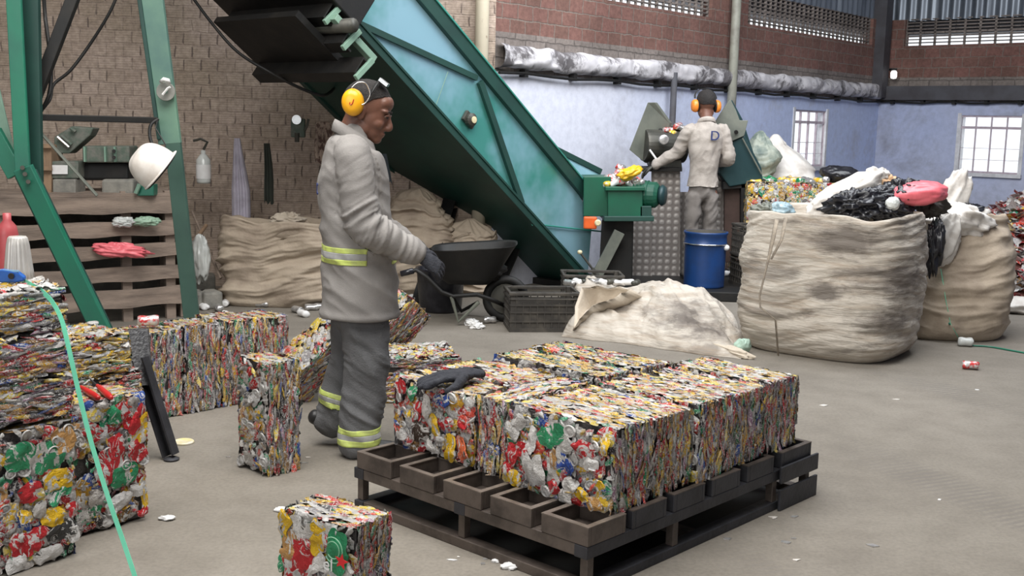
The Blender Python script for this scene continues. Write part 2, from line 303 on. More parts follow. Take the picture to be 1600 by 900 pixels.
# ------------------------------------------------------------------ mesh builder
class MB:
    def __init__(s): s.v = []; s.f = []; s.m = []; s.cur = 0
    def add(s, vs, fs):
        o = len(s.v); s.v += [tuple(map(float, q)) for q in vs]
        for f in fs: s.f.append(tuple(o+i for i in f)); s.m.append(s.cur)
        return s
    def box(s, c, size, rot=None):
        hx, hy, hz = [q/2 for q in size]; R = rot if rot is not None else Matrix.Identity(3); c = Vector([float(q) for q in c])
        vs = [c+R @ Vector((x*hx, y*hy, z*hz)) for x in (-1, 1) for y in (-1, 1) for z in (-1, 1)]
        return s.add(vs, [(0, 1, 3, 2), (4, 6, 7, 5), (0, 4, 5, 1), (2, 3, 7, 6), (0, 2, 6, 4), (1, 5, 7, 3)])
    def beam(s, p0, p1, w, h, up=(0, 0, 1), prof=None):
        """rectangular bar (or an extruded profile) from p0 to p1; w across, h along up"""
        p0 = Vector([float(q) for q in p0]); p1 = Vector([float(q) for q in p1]); d = (p1-p0).normalized(); u = Vector(up)
        if abs(d.dot(u)) > .98: u = Vector((0, 1, 0))
        a = d.cross(u).normalized(); u = a.cross(d).normalized()
        if prof is None: prof = [(-.5, -.5), (.5, -.5), (.5, .5), (-.5, .5)]
        n = len(prof); vs = [p0+a*(x*w)+u*(y*h) for x, y in prof]+[p1+a*(x*w)+u*(y*h) for x, y in prof]
        return s.add(vs, [tuple(range(n))[::-1], tuple(range(n, 2*n))]+[(i, (i+1) % n, n+(i+1) % n, n+i) for i in range(n)])
    def channel(s, p0, p1, w, h, t=.12, up=(0, 0, 1)):
        pr = [(-.5, -.5), (.5, -.5), (.5, -.5+t), (-.5+t, -.5+t), (-.5+t, .5-t), (.5, .5-t), (.5, .5), (-.5, .5)]
        return s.beam(p0, p1, w, h, up, pr)
    def tube(s, pts, r, n=8, closed=False, flat=1.0):
        P = [Vector([float(q) for q in p]) for p in pts]; N = len(P); rr = r if hasattr(r, '__len__') else [r]*N
        ref = Vector((0, 0, 1)); o = []
        for i, p in enumerate(P):
            t = (P[(i+1) % N]-P[i-1]) if closed else (P[min(i+1, N-1)]-P[max(i-1, 0)])
            t.normalize()
            a = t.cross(ref) if abs(t.dot(ref)) < .95 else t.cross(Vector((1, 0, 0)))
            a.normalize(); b = a.cross(t).normalized()
            if i and a.dot(pa) < 0: a = -a; b = -b
            pa = a
            o += [p+(a*math.cos(k*2*PI/n)+b*math.sin(k*2*PI/n)*flat)*rr[i] for k in range(n)]
        fs = []
        for i in range(N if closed else N-1):
            j = (i+1) % N
            fs += [(i*n+k, i*n+(k+1) % n, j*n+(k+1) % n, j*n+k) for k in range(n)]
        if not closed: fs += [tuple(range(n))[::-1], tuple((N-1)*n+k for k in range(n))]
        return s.add(o, fs)
    def lathe(s, prof, c=(0, 0, 0), n=32, M3=None):
        vs = []; R = M3 or Matrix.Identity(3); c = Vector([float(q) for q in c])
        for r, z in prof:
            vs += [c+R @ Vector((r*math.cos(k*2*PI/n), r*math.sin(k*2*PI/n), z)) for k in range(n)]
        fs = [(i*n+k, i*n+(k+1) % n, (i+1)*n+(k+1) % n, (i+1)*n+k) for i in range(len(prof)-1) for k in range(n)]
        return s.add(vs, fs)
    def prism(s, poly, off):
        """closed polygon (3D points) given thickness by the vector off"""
        n = len(poly); off = np.array(off, float); a = [np.array(p, float) for p in poly]
        vs = a+[p+off for p in a]
        return s.add(vs, [tuple(range(n))[::-1], tuple(range(n, 2*n))]+[(i, (i+1) % n, n+(i+1) % n, n+i) for i in range(n)])
    def grid(s, P, close_u=False, close_v=False):
        P = np.asarray(P); a, b = P.shape[:2]; fs = []
        for i in range(a if close_u else a-1):
            for j in range(b if close_v else b-1):
                i2 = (i+1) % a; j2 = (j+1) % b; fs.append((i*b+j, i2*b+j, i2*b+j2, i*b+j2))
        return s.add(P.reshape(-1, 3), fs)
    def build(s, name, mat, parent=None, smooth=False, bevel=0, kind=None):
        me = bpy.data.meshes.new(name); me.from_pydata(s.v, [], s.f)
        mats = mat if isinstance(mat, (list, tuple)) else [mat]
        for q in mats: me.materials.append(M[q] if isinstance(q, str) else q)
        if len(mats) > 1: me.polygons.foreach_set('material_index', s.m)
        import bmesh
        bm = bmesh.new(); bm.from_mesh(me); bmesh.ops.recalc_face_normals(bm, faces=bm.faces); bm.to_mesh(me); bm.free()
        if smooth: me.polygons.foreach_set('use_smooth', [True]*len(me.polygons))
        me.update(); o = bpy.data.objects.new(name, me); COL.objects.link(o)
        if parent is not None: adopt(o, parent)
        if bevel:
            b = o.modifiers.new('bevel', 'BEVEL'); b.width = bevel; b.segments = 2; b.limit_method = 'ANGLE'
        if kind: o['kind'] = kind
        return o
def adopt(o, parent):
    """parent keeping world placement (all parents are Empties or meshes with a plain matrix)"""
    o.parent = parent; o.matrix_parent_inverse = wmat(parent).inverted()
def wmat(o):
    m = o.matrix_basis.copy()
    if o.parent is not None: m = wmat(o.parent) @ o.matrix_parent_inverse @ m
    return m
def raw_mesh(name, V, F, mat, smooth=True, parent=None, attrs=None):
    """fast mesh from numpy arrays; F is (n,4) or (n,3)"""
    V = np.asarray(V, np.float32); F = np.asarray(F, np.int32); k = F.shape[1]
    me = bpy.data.meshes.new(name); me.vertices.add(len(V)); me.vertices.foreach_set('co', V.ravel())
    me.loops.add(F.size); me.loops.foreach_set('vertex_index', F.ravel())
    me.polygons.add(len(F)); me.polygons.foreach_set('loop_start', np.arange(0, F.size, k, dtype=np.int32))
    if smooth: me.polygons.foreach_set('use_smooth', np.ones(len(F), bool))
    me.materials.append(M[mat] if isinstance(mat, str) else mat)
    for nm, (tp, dat) in (attrs or {}).items():
        a = me.attributes.new(nm, tp, 'POINT'); a.data.foreach_set('color' if tp == 'FLOAT_COLOR' else 'vector', np.asarray(dat, np.float32).ravel())
    me.update(calc_edges=True); me.validate()
    o = bpy.data.objects.new(name, me); COL.objects.link(o)
    if parent is not None: adopt(o, parent)
    return o
def thing(name, label, cat, loc=(0, 0, 0), rz=0., group=None):
    o = bpy.data.objects.new(name, None); COL.objects.link(o); o.empty_display_size = .1
    o.location = [float(q) for q in loc]; o.rotation_euler = (0, 0, rz); return tag(o, label, cat, group)
def tag(o, label, cat, group=None, kind=None):
    o['label'] = label; o['category'] = cat
    if group: o['group'] = group
    if kind: o['kind'] = kind
    return o
def uv_planar(o, udir, origin=(0, 0, 0)):
    me = o.data; uv = me.uv_layers.new(name='UVMap'); u = Vector(udir).normalized(); og = Vector(origin)
    for l in me.loops:
        p = me.vertices[l.vertex_index].co-og; uv.data[l.index].uv = (p.dot(u), p.z)
def Rz(a): return Matrix.Rotation(a, 3, 'Z')

# ================================================================== THE SETTING
P0 = np.array([-.21, 10.42]); P1 = np.array([5.42, 17.0])            # back wall runs from P0 to the corner P1
BD = (P1-P0)/np.linalg.norm(P1-P0); BN = np.array([BD[1], -BD[0]])   # BN points into the room
BL = np.linalg.norm(P1-P0)
P2 = np.array([9.3, 13.5]); RD = (P2-P1)/np.linalg.norm(P2-P1); RN = np.array([-RD[1], RD[0]])
if RN[1] > 0: RN = -RN
RL = np.linalg.norm(P2-P1)
ZP, ZB, ZV0, ZV1, ZTOP = 2.02, 2.38, 2.82, 3.20, 5.5     # paint top, beam top, vent bottom, vent top, sheet top
MB().prism([(-9, -6, -.1), (13, -6, -.1), (9.6, 13.5, -.1), (5.5, 17.15, -.1), (-.25, 10.55, -.1), (-9, 9.85, -.1)], (0, 0, .1)).build('floor', 'floor', kind='structure')
def wall_panels(name, O, d, n, spans, mat, th=.15):
    """vertical wall made of solid rectangles (u0,u1,z0,z1) measured along d from O"""
    mb = MB(); ang = math.atan2(d[1], d[0])
    for u0, u1, z0, z1 in spans:
        c = O+d*(u0+u1)/2-n*th/2
        mb.box((c[0], c[1], (z0+z1)/2), (u1-u0, th, z1-z0), Rz(ang))
    o = mb.build(name, mat, kind='structure'); uv_planar(o, (d[0], d[1], 0), (O[0], O[1], 0)); return o
def u_back(px, py=150):   # distance along the back wall of the plumb line seen at that pixel
    d = ray(px, py); k = d[:2]; A = np.array([[k[0], -BD[0]], [k[1], -BD[1]]]); t, u = np.linalg.solve(A, P0); return u
def u_right(px, py=150):
    d = ray(px, py); k = d[:2]; A = np.array([[k[0], -RD[0]], [k[1], -RD[1]]]); t, u = np.linalg.solve(A, P1); return u
bw0, bw1, bz0, bz1 = u_back(1239, 215), u_back(1289, 215), 1.07, 1.83
wall_panels('wall_back', P0, BD, BN, [(0, bw0, 0, ZP), (bw1, BL, 0, ZP), (bw0, bw1, 0, bz0), (bw0, bw1, bz1, ZP)], 'paint_back')
wall_panels('wall_back_blocks', P0, BD, BN, [(0, BL, ZP, ZB)], 'block_grey', .18)
VB = [(u_back(905, 10)-1.2, u_back(1112, 30)), (u_back(1168, 45), u_back(1362, 78))]
sp = [(0, BL, ZB, ZV0), (0, VB[0][0], ZV0, ZV1), (VB[0][1], VB[1][0], ZV0, ZV1), (VB[1][1], BL, ZV0, ZV1)]
wall_panels('wall_back_bricks', P0, BD, BN, sp, 'brick_red')
rw0, rw1, rz0, rz1 = u_right(1499, 215), u_right(1596, 215), 1.02, 1.83
wall_panels('wall_right', P1, RD, RN, [(0, rw0, 0, ZP), (rw1, RL, 0, ZP), (rw0, rw1, 0, rz0), (rw0, rw1, rz1, ZP)], 'paint_right')
wall_panels('wall_right_blocks', P1, RD, RN, [(0, RL, ZP, ZB-.02)], 'block_grey', .18)
VR = (u_right(1412, 78), RL)
wall_panels('wall_right_bricks', P1, RD, RN, [(0, RL, ZB-.02, ZV0), (0, VR[0], ZV0, ZV1)], 'brick_red')
wall_panels('wall_left', np.array([-8.5, 9.75]), np.array([1., .0795])/math.hypot(1, .0795), np.array([.0795, -1.])/math.hypot(1, .0795), [(-.6, 8.32, 0, 5.5)], 'brick_left')

def corrugated(name, O, d, n, u0, u1, z0, z1):
    N = int((u1-u0)/.02); mb = MB(); P = np.zeros((N+1, 2, 3))
    for i in range(N+1):
        u = u0+(u1-u0)*i/N; off = .022*math.sin(u*2*PI/.16)+(.02 if (i//37) % 2 else 0)
        q = O+d*u+n*(off-.06); P[i, 0] = (*q, z0); P[i, 1] = (*q, z1)
    return mb.grid(P).build(name, 'sheet', kind='structure', smooth=True)
corrugated('wall_back_sheeting', P0, BD, BN, 3.5, BL, ZV1, ZTOP)
corrugated('wall_right_sheeting', P1, RD, RN, 0, RL, ZV1-.02, ZTOP)
wall_panels('wall_back_upper', P0, BD, BN, [(0, 3.5, ZV1, ZTOP)], 'brick_red')
# unseen roof and side walls added to cut ambient light; rear partly open
rf = MB(); ZR = 5.5
for x0, x1, y0, y1 in ((-9.2, -3.4, -5, 18), (2.2, 12, -5, 7.9), (-3.4, 2.2, -5, 1.2), (-3.4, 2.2, 6.0, 7.9), (-3.4, 0.2, 7.9, 18), (0.2, 5.2, 10.6, 18), (5.2, 12, 7.9, 18)):
    rf.box(((x0+x1)/2, (y0+y1)/2, ZR), (x1-x0, y1-y0, .06))
rf.build('added_ceiling', 'sheet', kind='structure')
MB().box((-9.05, 2.3, 2.75), (.15, 15, 5.5)).build('wall_far_left', 'brick_left', kind='structure')
MB().box((4.9, -5.0, 2.75), (10.2, .15, 5.5)).build('wall_front_blocker', 'brick_left', kind='structure')  # unseen wall added to block light from behind on the right
MB().box((9.95, 4.2, 2.75), (.15, 18.6, 5.5)).build('wall_far_right', 'paint_right', kind='structure')

def vents(name, O, d, n, u0, u1, pitch, slots):
    """band of slotted concrete blocks: posts and thin shelves with open slots"""
    mb = MB(); ang = math.atan2(d[1], d[0]); th = .03
    k = int(round((u1-u0)/pitch)); w = (u1-u0)/k
    for i in range(k+1):
        c = O+d*(u0+i*w)-n*.06; mb.box((c[0], c[1], (ZV0+ZV1)/2), (.028, th, ZV1-ZV0), Rz(ang))
        if i < k and slots == 2:
            c = O+d*(u0+(i+.5)*w)-n*.06; mb.box((c[0], c[1], (ZV0+ZV1)/2), (.014, th, ZV1-ZV0), Rz(ang))
    for j in range(9):
        z = ZV0+(ZV1-ZV0)*j/8; c = O+d*(u0+u1)/2-n*.06
        mb.box((c[0], c[1], z), (u1-u0, th, .026 if j == 4 else .015), Rz(ang))
    o = mb.build(name, 'block_grey', kind='structure'); uv_planar(o, (d[0], d[1], 0)); return o
vents('trim_vent_blocks_1', P0, BD, BN, VB[0][0], VB[0][1], .26, 2)
vents('trim_vent_blocks_2', P0, BD, BN, VB[1][0], VB[1][1], .26, 2)
vents('trim_vent_blocks_3', P1, RD, RN, VR[0], VR[1], .21, 1)
# lean-to outside that shuts off the upper slots
lt = MB()
for O, d, n, L in ((P0, BD, BN, BL), (P1, RD, RN, RL)):
    c = O+d*L/2-n*.34; lt.box((c[0], c[1], ZV1+.0), (L+.6, .45, .42), Rz(math.atan2(d[1], d[0])))
lt.build('trim_outer_eave', 'dark_column', kind='structure')

def wall_beam(name, O, d, n, u0, u1, z0, h, dep):
    """thick rounded plaster beam with lumpy surface"""
    nu = int((u1-u0)/.03); nv = 14; P = np.zeros((nu+1, nv+1, 3))
    for i in range(nu+1):
        u = u0+(u1-u0)*i/nu
        for j in range(nv+1):
            a = PI*j/nv; P[i, j] = (*(O+d*u+n*dep*math.sin(a)**.6), z0+h/2-h/2*math.cos(a))
    off = fbm(P*np.array([4, 4, 7]), 3, 3)*.03+fbm(P*11, 5, 2)*.01
    P[..., 0] += n[0]*off; P[..., 1] += n[1]*off; P[..., 2] += off*.7
    o = MB().grid(P).build(name, 'plaster_beam', kind='structure', smooth=True); uv_planar(o, (d[0], d[1], 0)); return o
wall_beam('trim_plaster_beam', P0, BD, BN, 0, BL-.1, ZP+.03, .21, .13)
c = P1+RD*RL/2; rb = MB(); 
ob = rb.box((c[0]+RN[0]*.05, c[1]+RN[1]*.05, ZP+.12), (RL, .13, .20), Rz(math.atan2(RD[1], RD[0]))).build('trim_ring_beam', 'dark_column', kind='structure')
for nm, O, d, n, L in (('trim_conduit_back', P0, BD, BN, BL), ('trim_conduit_right', P1, RD, RN, RL)):
    mb = MB(); pts = []
    for i in range(24):
        q = O+d*(L*i/23)+n*.06; pts.append((q[0], q[1], ZP-.015+.012*math.sin(i*1.7)))
    mb.tube(pts, .014, 8)
    for i in range(1, 23, 2):
        q = O+d*(L*i/23)+n*.03; mb.box((q[0], q[1], ZP-.005), (.05, .08, .07), Rz(math.atan2(d[1], d[0])))
    mb.build(nm, 'black', kind='structure')

def window(n_, O, d, n, u0, u1, z0, z1, cols, parent=None):
    ang = math.atan2(d[1], d[0]); R = Rz(ang)
    def bx(mb, u, z, su, sz, dep=.03, off=-.03):
        c = O+d*u+n*off; mb.box((c[0], c[1], z), (su, dep, sz), R)
    sill = MB(); um, zm = (u0+u1)/2, (z0+z1)/2
    bx(sill, u0-.015, zm, .05, z1-z0+.06, .17, -.07); bx(sill, u1+.015, zm, .05, z1-z0+.06, .17, -.07)
    bx(sill, um, z0-.02, u1-u0+.1, .05, .22, -.05)
    w = sill.build('window_%d' % n_, 'sill', kind='structure')
    f = MB(); bx(f, um, z1-.01, u1-u0, .03); bx(f, um, z0+.015, u1-u0, .03); zt = z1-(z1-z0)*.21; bx(f, um, zt, u1-u0, .035)
    for i in range(cols+1): bx(f, u0+(u1-u0)*i/cols, zm, .02 if i in (0, cols) else .014, z1-z0)
    for i in range(cols):
        for q in (.3, .55): bx(f, u0+(u1-u0)*(i+.5)/cols, z0+(zt-z0)*q, (u1-u0)/cols, .006, .01)
    f.build('window_frame', 'window_frame', w)
    g = MB(); bx(g, um, zm, u1-u0, z1-z0, .006, -.075); g.build('window_pane', 'glass', w)
    return w
window(1, P0, BD, BN, bw0, bw1, bz0, bz1, 4)
window(2, P1, RD, RN, rw0, rw1, rz0, rz1, 4)
# corner column and the pipe column at the end of the brown wall
cc = P1+BN*.05+RN*.12
MB().box((cc[0]-.05, cc[1]-.05, (ZP+ZTOP)/2+.05), (.22, .22, ZTOP-ZP), Rz(math.atan2(BD[1], BD[0]))).build('trim_corner_column', 'dark_column', kind='structure')
q = D(752, 100, 10.3); MB().tube([(q[0], q[1]+.02, 0), (q[0], q[1], 5)], .062, 16).build('trim_pipe_column', 'rusty_pole', kind='structure', smooth=True)
q = D(1146, 100, 13.50); MB().tube([(q[0], q[1], 0), (q[0], q[1], 5)], .055, 14).build('trim_painted_column', 'grey_pole', kind='structure', smooth=True)
q = D(1051, 180, 12.52); MB().tube([(q[0], q[1], .0), (q[0], q[1], 2.15)], .035, 12).build('trim_drain_pipe', 'dark_column', kind='structure', smooth=True)
# hole in the blocks by the corner where daylight comes through: a glowing globe stands in for it
q = D(1394, 117, 16.7)
t = thing('daylight_hole_glow', 'small glowing white globe for daylight through a hole in the dark bricks beside the corner', 'daylight hole', q)
ml, ntl, bl = new_mat('hole_daylight_glow'); bl.inputs['Emission Color'].default_value = (1, .98, .95, 1); bl.inputs['Emission Strength'].default_value = 3
MB().lathe([(.001, .0), (.035, .005), (.045, .03), (.045, .09), (.03, .115), (.001, .12)], (q[0], q[1]-.07, q[2]-.06), 14).build('glow_globe', ml, t, smooth=True)
MB().box((q[0], q[1]-.02, q[2]+.075), (.08, .12, .03)).build('glow_base', 'black', t)

# ================================================================== CAN BALES
RS = np.random.RandomState
PAL = np.array([(.56, .55, .55), (.72, .70, .68), (.34, .33, .345), (.55, .02, .025), (.42, .012, .02), (.70, .08, .05), (.78, .50, .03), (.66, .36, .02),
                (.80, .62, .10), (.02, .22, .09), (.03, .32, .16), (.03, .09, .38), (.045, .04, .045), (.30, .16, .05), (.35, .20, .30), (.75, .74, .72), (.15, .15, .16), (.62, .34, .12)])
PW = {'front': np.array([14, 9, 3, 10, 6, 6, 11, 5, 4, 5, 5, 4, 3, 2, 1, 10, 2, 2.]),
      'strip': np.array([6, 2, 15, 9, 13, 4, 9, 12, 5, 6, 3, 4, 9, 7, 7, 2, 11, 4.]),  # extra dark tones put the dimness of the side faces into the colour
      'top': np.array([10, 14, 2, 4, 2, 9, 15, 8, 16, 1, 1, 1, 1, 1, 2, 16, 1, 6.]),  # extra whites and yellows paint glare onto the bale tops
      'yellow': np.array([8, 5, 4, 3, 3, 3, 22, 16, 16, 5, 4, 1, 3, 3, 1, 5, 4, 3.]),
      'redsilver': np.array([16, 14, 5, 14, 8, 12, 2, 1, 1, 1, 1, 1, 3, 3, 2, 14, 2, 5.])}
def flakes(rs, n, origin, U, V, N, su, sv, L, Wd, ang, nu, nv, dome, crump, lift, pal, tilt=.25, shape=3.0, inset=0.0):
    """n pressed cans scattered over the rectangle origin+u*U+v*V (u<su, v<sv), long side at angle ang from U"""
    s = np.linspace(-1, 1, nu); t = np.linspace(-1, 1, nv); S, T = np.meshgrid(s, t, indexing='ij'); S = S.ravel(); T = T.ravel()
    k = (1-np.abs(T)**shape*.35); kk = (1-np.abs(S)**shape*.30)
    l = L[0]+(L[1]-L[0])*rs.rand(n); w = Wd[0]+(Wd[1]-Wd[0])*rs.rand(n)
    a = ang[0]+ang[1]*rs.randn(n)
    cu = inset+(su-2*inset)*rs.rand(n); cv = inset+(sv-2*inset)*rs.rand(n)
    X = (S*k)[None]*l[:, None]/2; Y = (T*kk)[None]*w[:, None]/2
    X = X+rs.randn(n, nu*nv)*crump*.35; Y = Y+rs.randn(n, nu*nv)*crump*.35
    u = cu[:, None]+X*np.cos(a)[:, None]-Y*np.sin(a)[:, None]; v = cv[:, None]+X*np.sin(a)[:, None]+Y*np.cos(a)[:, None]
    tx, ty = rs.randn(n)*tilt, rs.randn(n)*tilt
    h = lift*rs.rand(n)[:, None]+dome*((1-S**2)*(1-T**2))[None]+rs.randn(n, nu*nv)*crump*.8+tx[:, None]*Y+ty[:, None]*X*.5
    u = np.clip(u, -.001, su+.001); v = np.clip(v, -.001, sv+.001)
    P = np.array(origin)[None, None]+u[..., None]*U+v[..., None]*V+h[..., None]*N
    idx = np.arange(nu*nv).reshape(nu, nv)
    q = np.stack([idx[:-1, :-1], idx[1:, :-1], idx[1:, 1:], idx[:-1, 1:]], -1).reshape(-1, 4)
    F = (q[None]+(np.arange(n)*nu*nv)[:, None, None]).reshape(-1, 4)
    c = PAL[rs.choice(len(PAL), n, p=PW[pal]/PW[pal].sum())]*(.85+.3*rs.rand(n, 1))
    C = np.repeat(c[:, None], nu*nv, 1); C = C*(1-.12*rs.rand(*C.shape[:2], 1)); edge = (np.maximum(np.abs(S), np.abs(T)) > .99)
    C = C.copy(); m = edge[None]*(rs.rand(n, 1) < .4); C[m] = C[m]*.4+.33
    C = np.concatenate([C, np.ones(C.shape[:2]+(1,))], -1)
    r3 = rs.rand(n, 3)*40
    fu = np.stack([np.broadcast_to(S*1.0, (n, len(S)))*(l/w)[:, None]*.7, np.broadcast_to(T*.7, (n, len(S))), np.zeros((n, len(S)))], -1)+r3[:, None]
    return P.reshape(-1, 3), F, C.reshape(-1, 4), fu.reshape(-1, 3)
def discs(rs, n, origin, U, V, N, su, sv, R, lift, cols=None):
    """round can ends: rim, groove, raised centre"""
    rad = np.array([0, .45, .62, .74, .84, .93, 1.0]); hh = np.array([.002, .002, -.002, -.002, .004, .004, -.003]); m = 14
    th = np.arange(m)*2*PI/m; r = (rad[:, None]*np.ones(m)).ravel(); tt = (np.ones(len(rad))[:, None]*th).ravel(); h0 = (hh[:, None]*np.ones(m)).ravel()
    R_ = R[0]+(R[1]-R[0])*rs.rand(n); sq = .7+.3*rs.rand(n); a = rs.rand(n)*PI
    x = r*np.cos(tt); y = r*np.sin(tt); X = x[None]*R_[:, None]; Y = y[None]*(R_*sq)[:, None]
    cu = .02+(su-.04)*rs.rand(n); cv = .02+(sv-.04)*rs.rand(n)
    u = cu[:, None]+X*np.cos(a)[:, None]-Y*np.sin(a)[:, None]; v = cv[:, None]+X*np.sin(a)[:, None]+Y*np.cos(a)[:, None]
    h = lift*(.6+.4*rs.rand(n))[:, None]+h0[None]+rs.randn(n, 1)*.3*X+rs.randn(n, len(r))*.0008
    P = np.array(origin)[None, None]+u[..., None]*U+v[..., None]*V+h[..., None]*N
    q = []
    for i in range(len(rad)-1):
        for j in range(m): q.append((i*m+j, (i+1)*m+j, (i+1)*m+(j+1) % m, i*m+(j+1) % m))
    F = (np.array(q)[None]+(np.arange(n)*len(r))[:, None, None]).reshape(-1, 4)
    c = np.array([(.66, .65, .64)])*(.7+.4*rs.rand(n, 1)); C = np.repeat(c[:, None], len(r), 1); C = np.concatenate([C, np.ones(C.shape[:2]+(1,))], -1)
    fu = np.zeros((n*len(r), 3))+.31
    return P.reshape(-1, 3), F, C.reshape(-1, 4), fu
def block_core(sx, sy, sz, rs, g=.010):
    """lumpy closed block underneath the pressed cans"""
    Vs, Fs, o = [], [], 0
    hx, hy = sx/2, sy/2
    for (og, U, V, su, sv) in (((-hx, -hy, 0), (1, 0, 0), (0, 1, 0), sx, sy), ((-hx, -hy, sz), (1, 0, 0), (0, 1, 0), sx, sy), ((-hx, -hy, 0), (1, 0, 0), (0, 0, 1), sx, sz),
                               ((-hx, hy, 0), (1, 0, 0), (0, 0, 1), sx, sz), ((-hx, -hy, 0), (0, 1, 0), (0, 0, 1), sy, sz), ((hx, -hy, 0), (0, 1, 0), (0, 0, 1), sy, sz)):
        a = max(4, int(su/.04)); b = max(4, int(sv/.04)); u, v = np.meshgrid(np.linspace(0, su, a), np.linspace(0, sv, b), indexing='ij')
        P = np.array(og)+u[..., None]*np.array(U)+v[..., None]*np.array(V)
        idx = np.arange(a*b).reshape(a, b); Vs.append(P.reshape(-1, 3)); Fs.append(np.stack([idx[:-1, :-1], idx[1:, :-1], idx[1:, 1:], idx[:-1, 1:]], -1).reshape(-1, 4)+o); o += a*b
    Vv = np.concatenate(Vs); ctr = np.array([0, 0, sz/2]); half = np.array([hx, hy, sz/2])
    Vv = ctr+(Vv-ctr)*((half-g)/half)
    return Vv, np.concatenate(Fs)
NB = [0]
def bale(label, corner, ex, ey, sx, sy, sz, front='-x', press='x', pal='strip', toppal='top', dens=1.0, group=None, z0=0., parent_rot=None, seed=None, scale=1.0, extra=None, frontpal='front'):
    """one block of pressed cans. corner = its (x,y) corner, ex,ey = unit directions of its sides (2D), sx,sy,sz sizes.
    press = axis the cans were pressed along: faces across it show whole flattened cans, the rest show edge-on strips"""
    NB[0] += 1; rs = RS(seed if seed is not None else 100+NB[0])
    X, Y, Z = np.eye(3); parts = []
    vc, fc = block_core(sx, sy, sz, rs)
    cc_ = np.tile(np.array([[.05, .045, .045, 1.]]), (len(vc), 1)); parts.append((vc, fc, cc_, np.tile([[.3, .3, .3]], (len(vc), 1))))
    hx, hy = sx/2, sy/2
    faces = {'-x': ((-hx, -hy, 0), Y, Z, -X, sy, sz), 'x': ((hx, -hy, 0), Y, Z, X, sy, sz), '-y': ((-hx, -hy, 0), X, Z, -Y, sx, sz), 'y': ((-hx, hy, 0), X, Z, Y, sx, sz),
             'z': ((-hx, -hy, sz), X, Y, Z, sx, sy)}
    for fn, (og, U, V, N, su, sv) in faces.items():
        area = su*sv; ax = fn[-1]
        og = np.array(og, float)-N*.008
        if ax == press:
            p = frontpal if ax != 'z' else toppal
            n = int(area/(.078*.052)*2.6*dens/scale**2); parts.append(flakes(rs, n, og, U, V, N, su, sv, (.05*scale, .115*scale), (.04*scale, .07*scale), (rs.rand()*3, 1.6), 7, 5, .006, .0045, .010, p, .14, 3, .02))
            parts.append(flakes(rs, int(area/(.04*.02)*.8*dens/scale**2), og, U, V, N, su, sv, (.02*scale, .055*scale), (.008*scale, .026*scale), (rs.rand()*3, 1.6), 4, 4, .004, .0035, .016, p, .22, 3, .008))
            parts.append(discs(rs, max(3, int(area*70)), og, U, V, N, su, sv, (.02, .027), .020))
        else:
            # long direction of the strips = across the press axis within this face
            pv = {'x': X, 'y': Y, 'z': Z}[press]; a0 = PI/2 if abs(np.dot(U, pv)) > .5 else 0.
            p = toppal if ax == 'z' else pal
            if ax == 'z':
                n = int(area/(.07*.022)*3.0*dens/scale); parts.append(flakes(rs, n, og, U, V, N, su, sv, (.035*scale, .10*scale), (.010*scale, .030*scale), (a0, .30), 5, 4, .003, .0020, .005, p, .11, 3, .012))
            else:
                n = int(area/(.085*.016)*3.8*dens/scale); parts.append(flakes(rs, n, og, U, V, N, su, sv, (.035*scale, .14*scale), (.007*scale, .026*scale), (a0, .15), 8, 4, .005, .0024, .006, p, .24, 3, .007))
    if extra: parts += extra(rs, faces)
    o_ = 0; Vs, Fs, Cs, Us = [], [], [], []
    for v, f, c, u in parts: Vs.append(v); Fs.append(f+o_); Cs.append(c); Us.append(u); o_ += len(v)
    Vv = np.concatenate(Vs)
    # the whole block bulges and leans a little
    w = fbm(Vv*3.0+NB[0]*7.3, NB[0], 2)[:, None]*.010; ctr = np.array([0, 0, sz/2]); dv = Vv-ctr; dv /= np.linalg.norm(dv, axis=1)[:, None]+1e-6
    Vv = Vv+dv*w
    Vv[:, 2] = np.maximum(Vv[:, 2], 0.0)
    o = raw_mesh('can_bale', Vv, np.concatenate(Fs), 'cans', smooth=False, attrs={'col': ('FLOAT_COLOR', np.concatenate(Cs)), 'fuv': ('FLOAT_VECTOR', np.concatenate(Us))})
    ex = np.array(ex)/np.linalg.norm(ex); c = np.array(corner)+ex*sx/2+np.array([-ex[1], ex[0]])*sy/2 if ey is None else np.array(corner)+ex*sx/2+np.array(ey)/np.linalg.norm(ey)*sy/2
    o.location = (c[0], c[1], z0); o.rotation_euler = (0, 0, math.atan2(ex[1], ex[0]))
    if parent_rot: o.rotation_euler = parent_rot
    return tag(o, label, 'bale', group)

# ---- bales on the steel pallet.  A = lowest front corner, e1 = along the right edge, e2 = along the left edge
A = np.array([.353, 3.625]); e1 = np.array([math.cos(math.radians(47.3)), math.sin(math.radians(47.3))]); e2 = np.array([-e1[1], e1[0]])
ZB0 = .236; GP = 'can bales on the steel pallet'
def pb(label, a0, a1, b0, b1, h=.298, press='x', **kw):
    # local x = e1, local y = e2
    return bale(label, A+e1*(a0+.003)+e2*(b0+.005), e1, e2, a1-a0-.006, b1-b0-.010, h, press=press, z0=ZB0, group=GP, **kw)
def vflake(face_og, U, V, N, u, v, w, h, col, ang=0., lift=.022, rs=None):
    """one large flat can placed by hand on a face"""
    P, F, C, fu = flakes(rs, 1, np.array(face_og)+U*u+V*v-0*N, U, V, N, .0001, .0001, (w, w), (h, h), (ang, 0), 9, 7, .006, .0022, 0, 'front', .03, 4)
    return P, F, C, fu
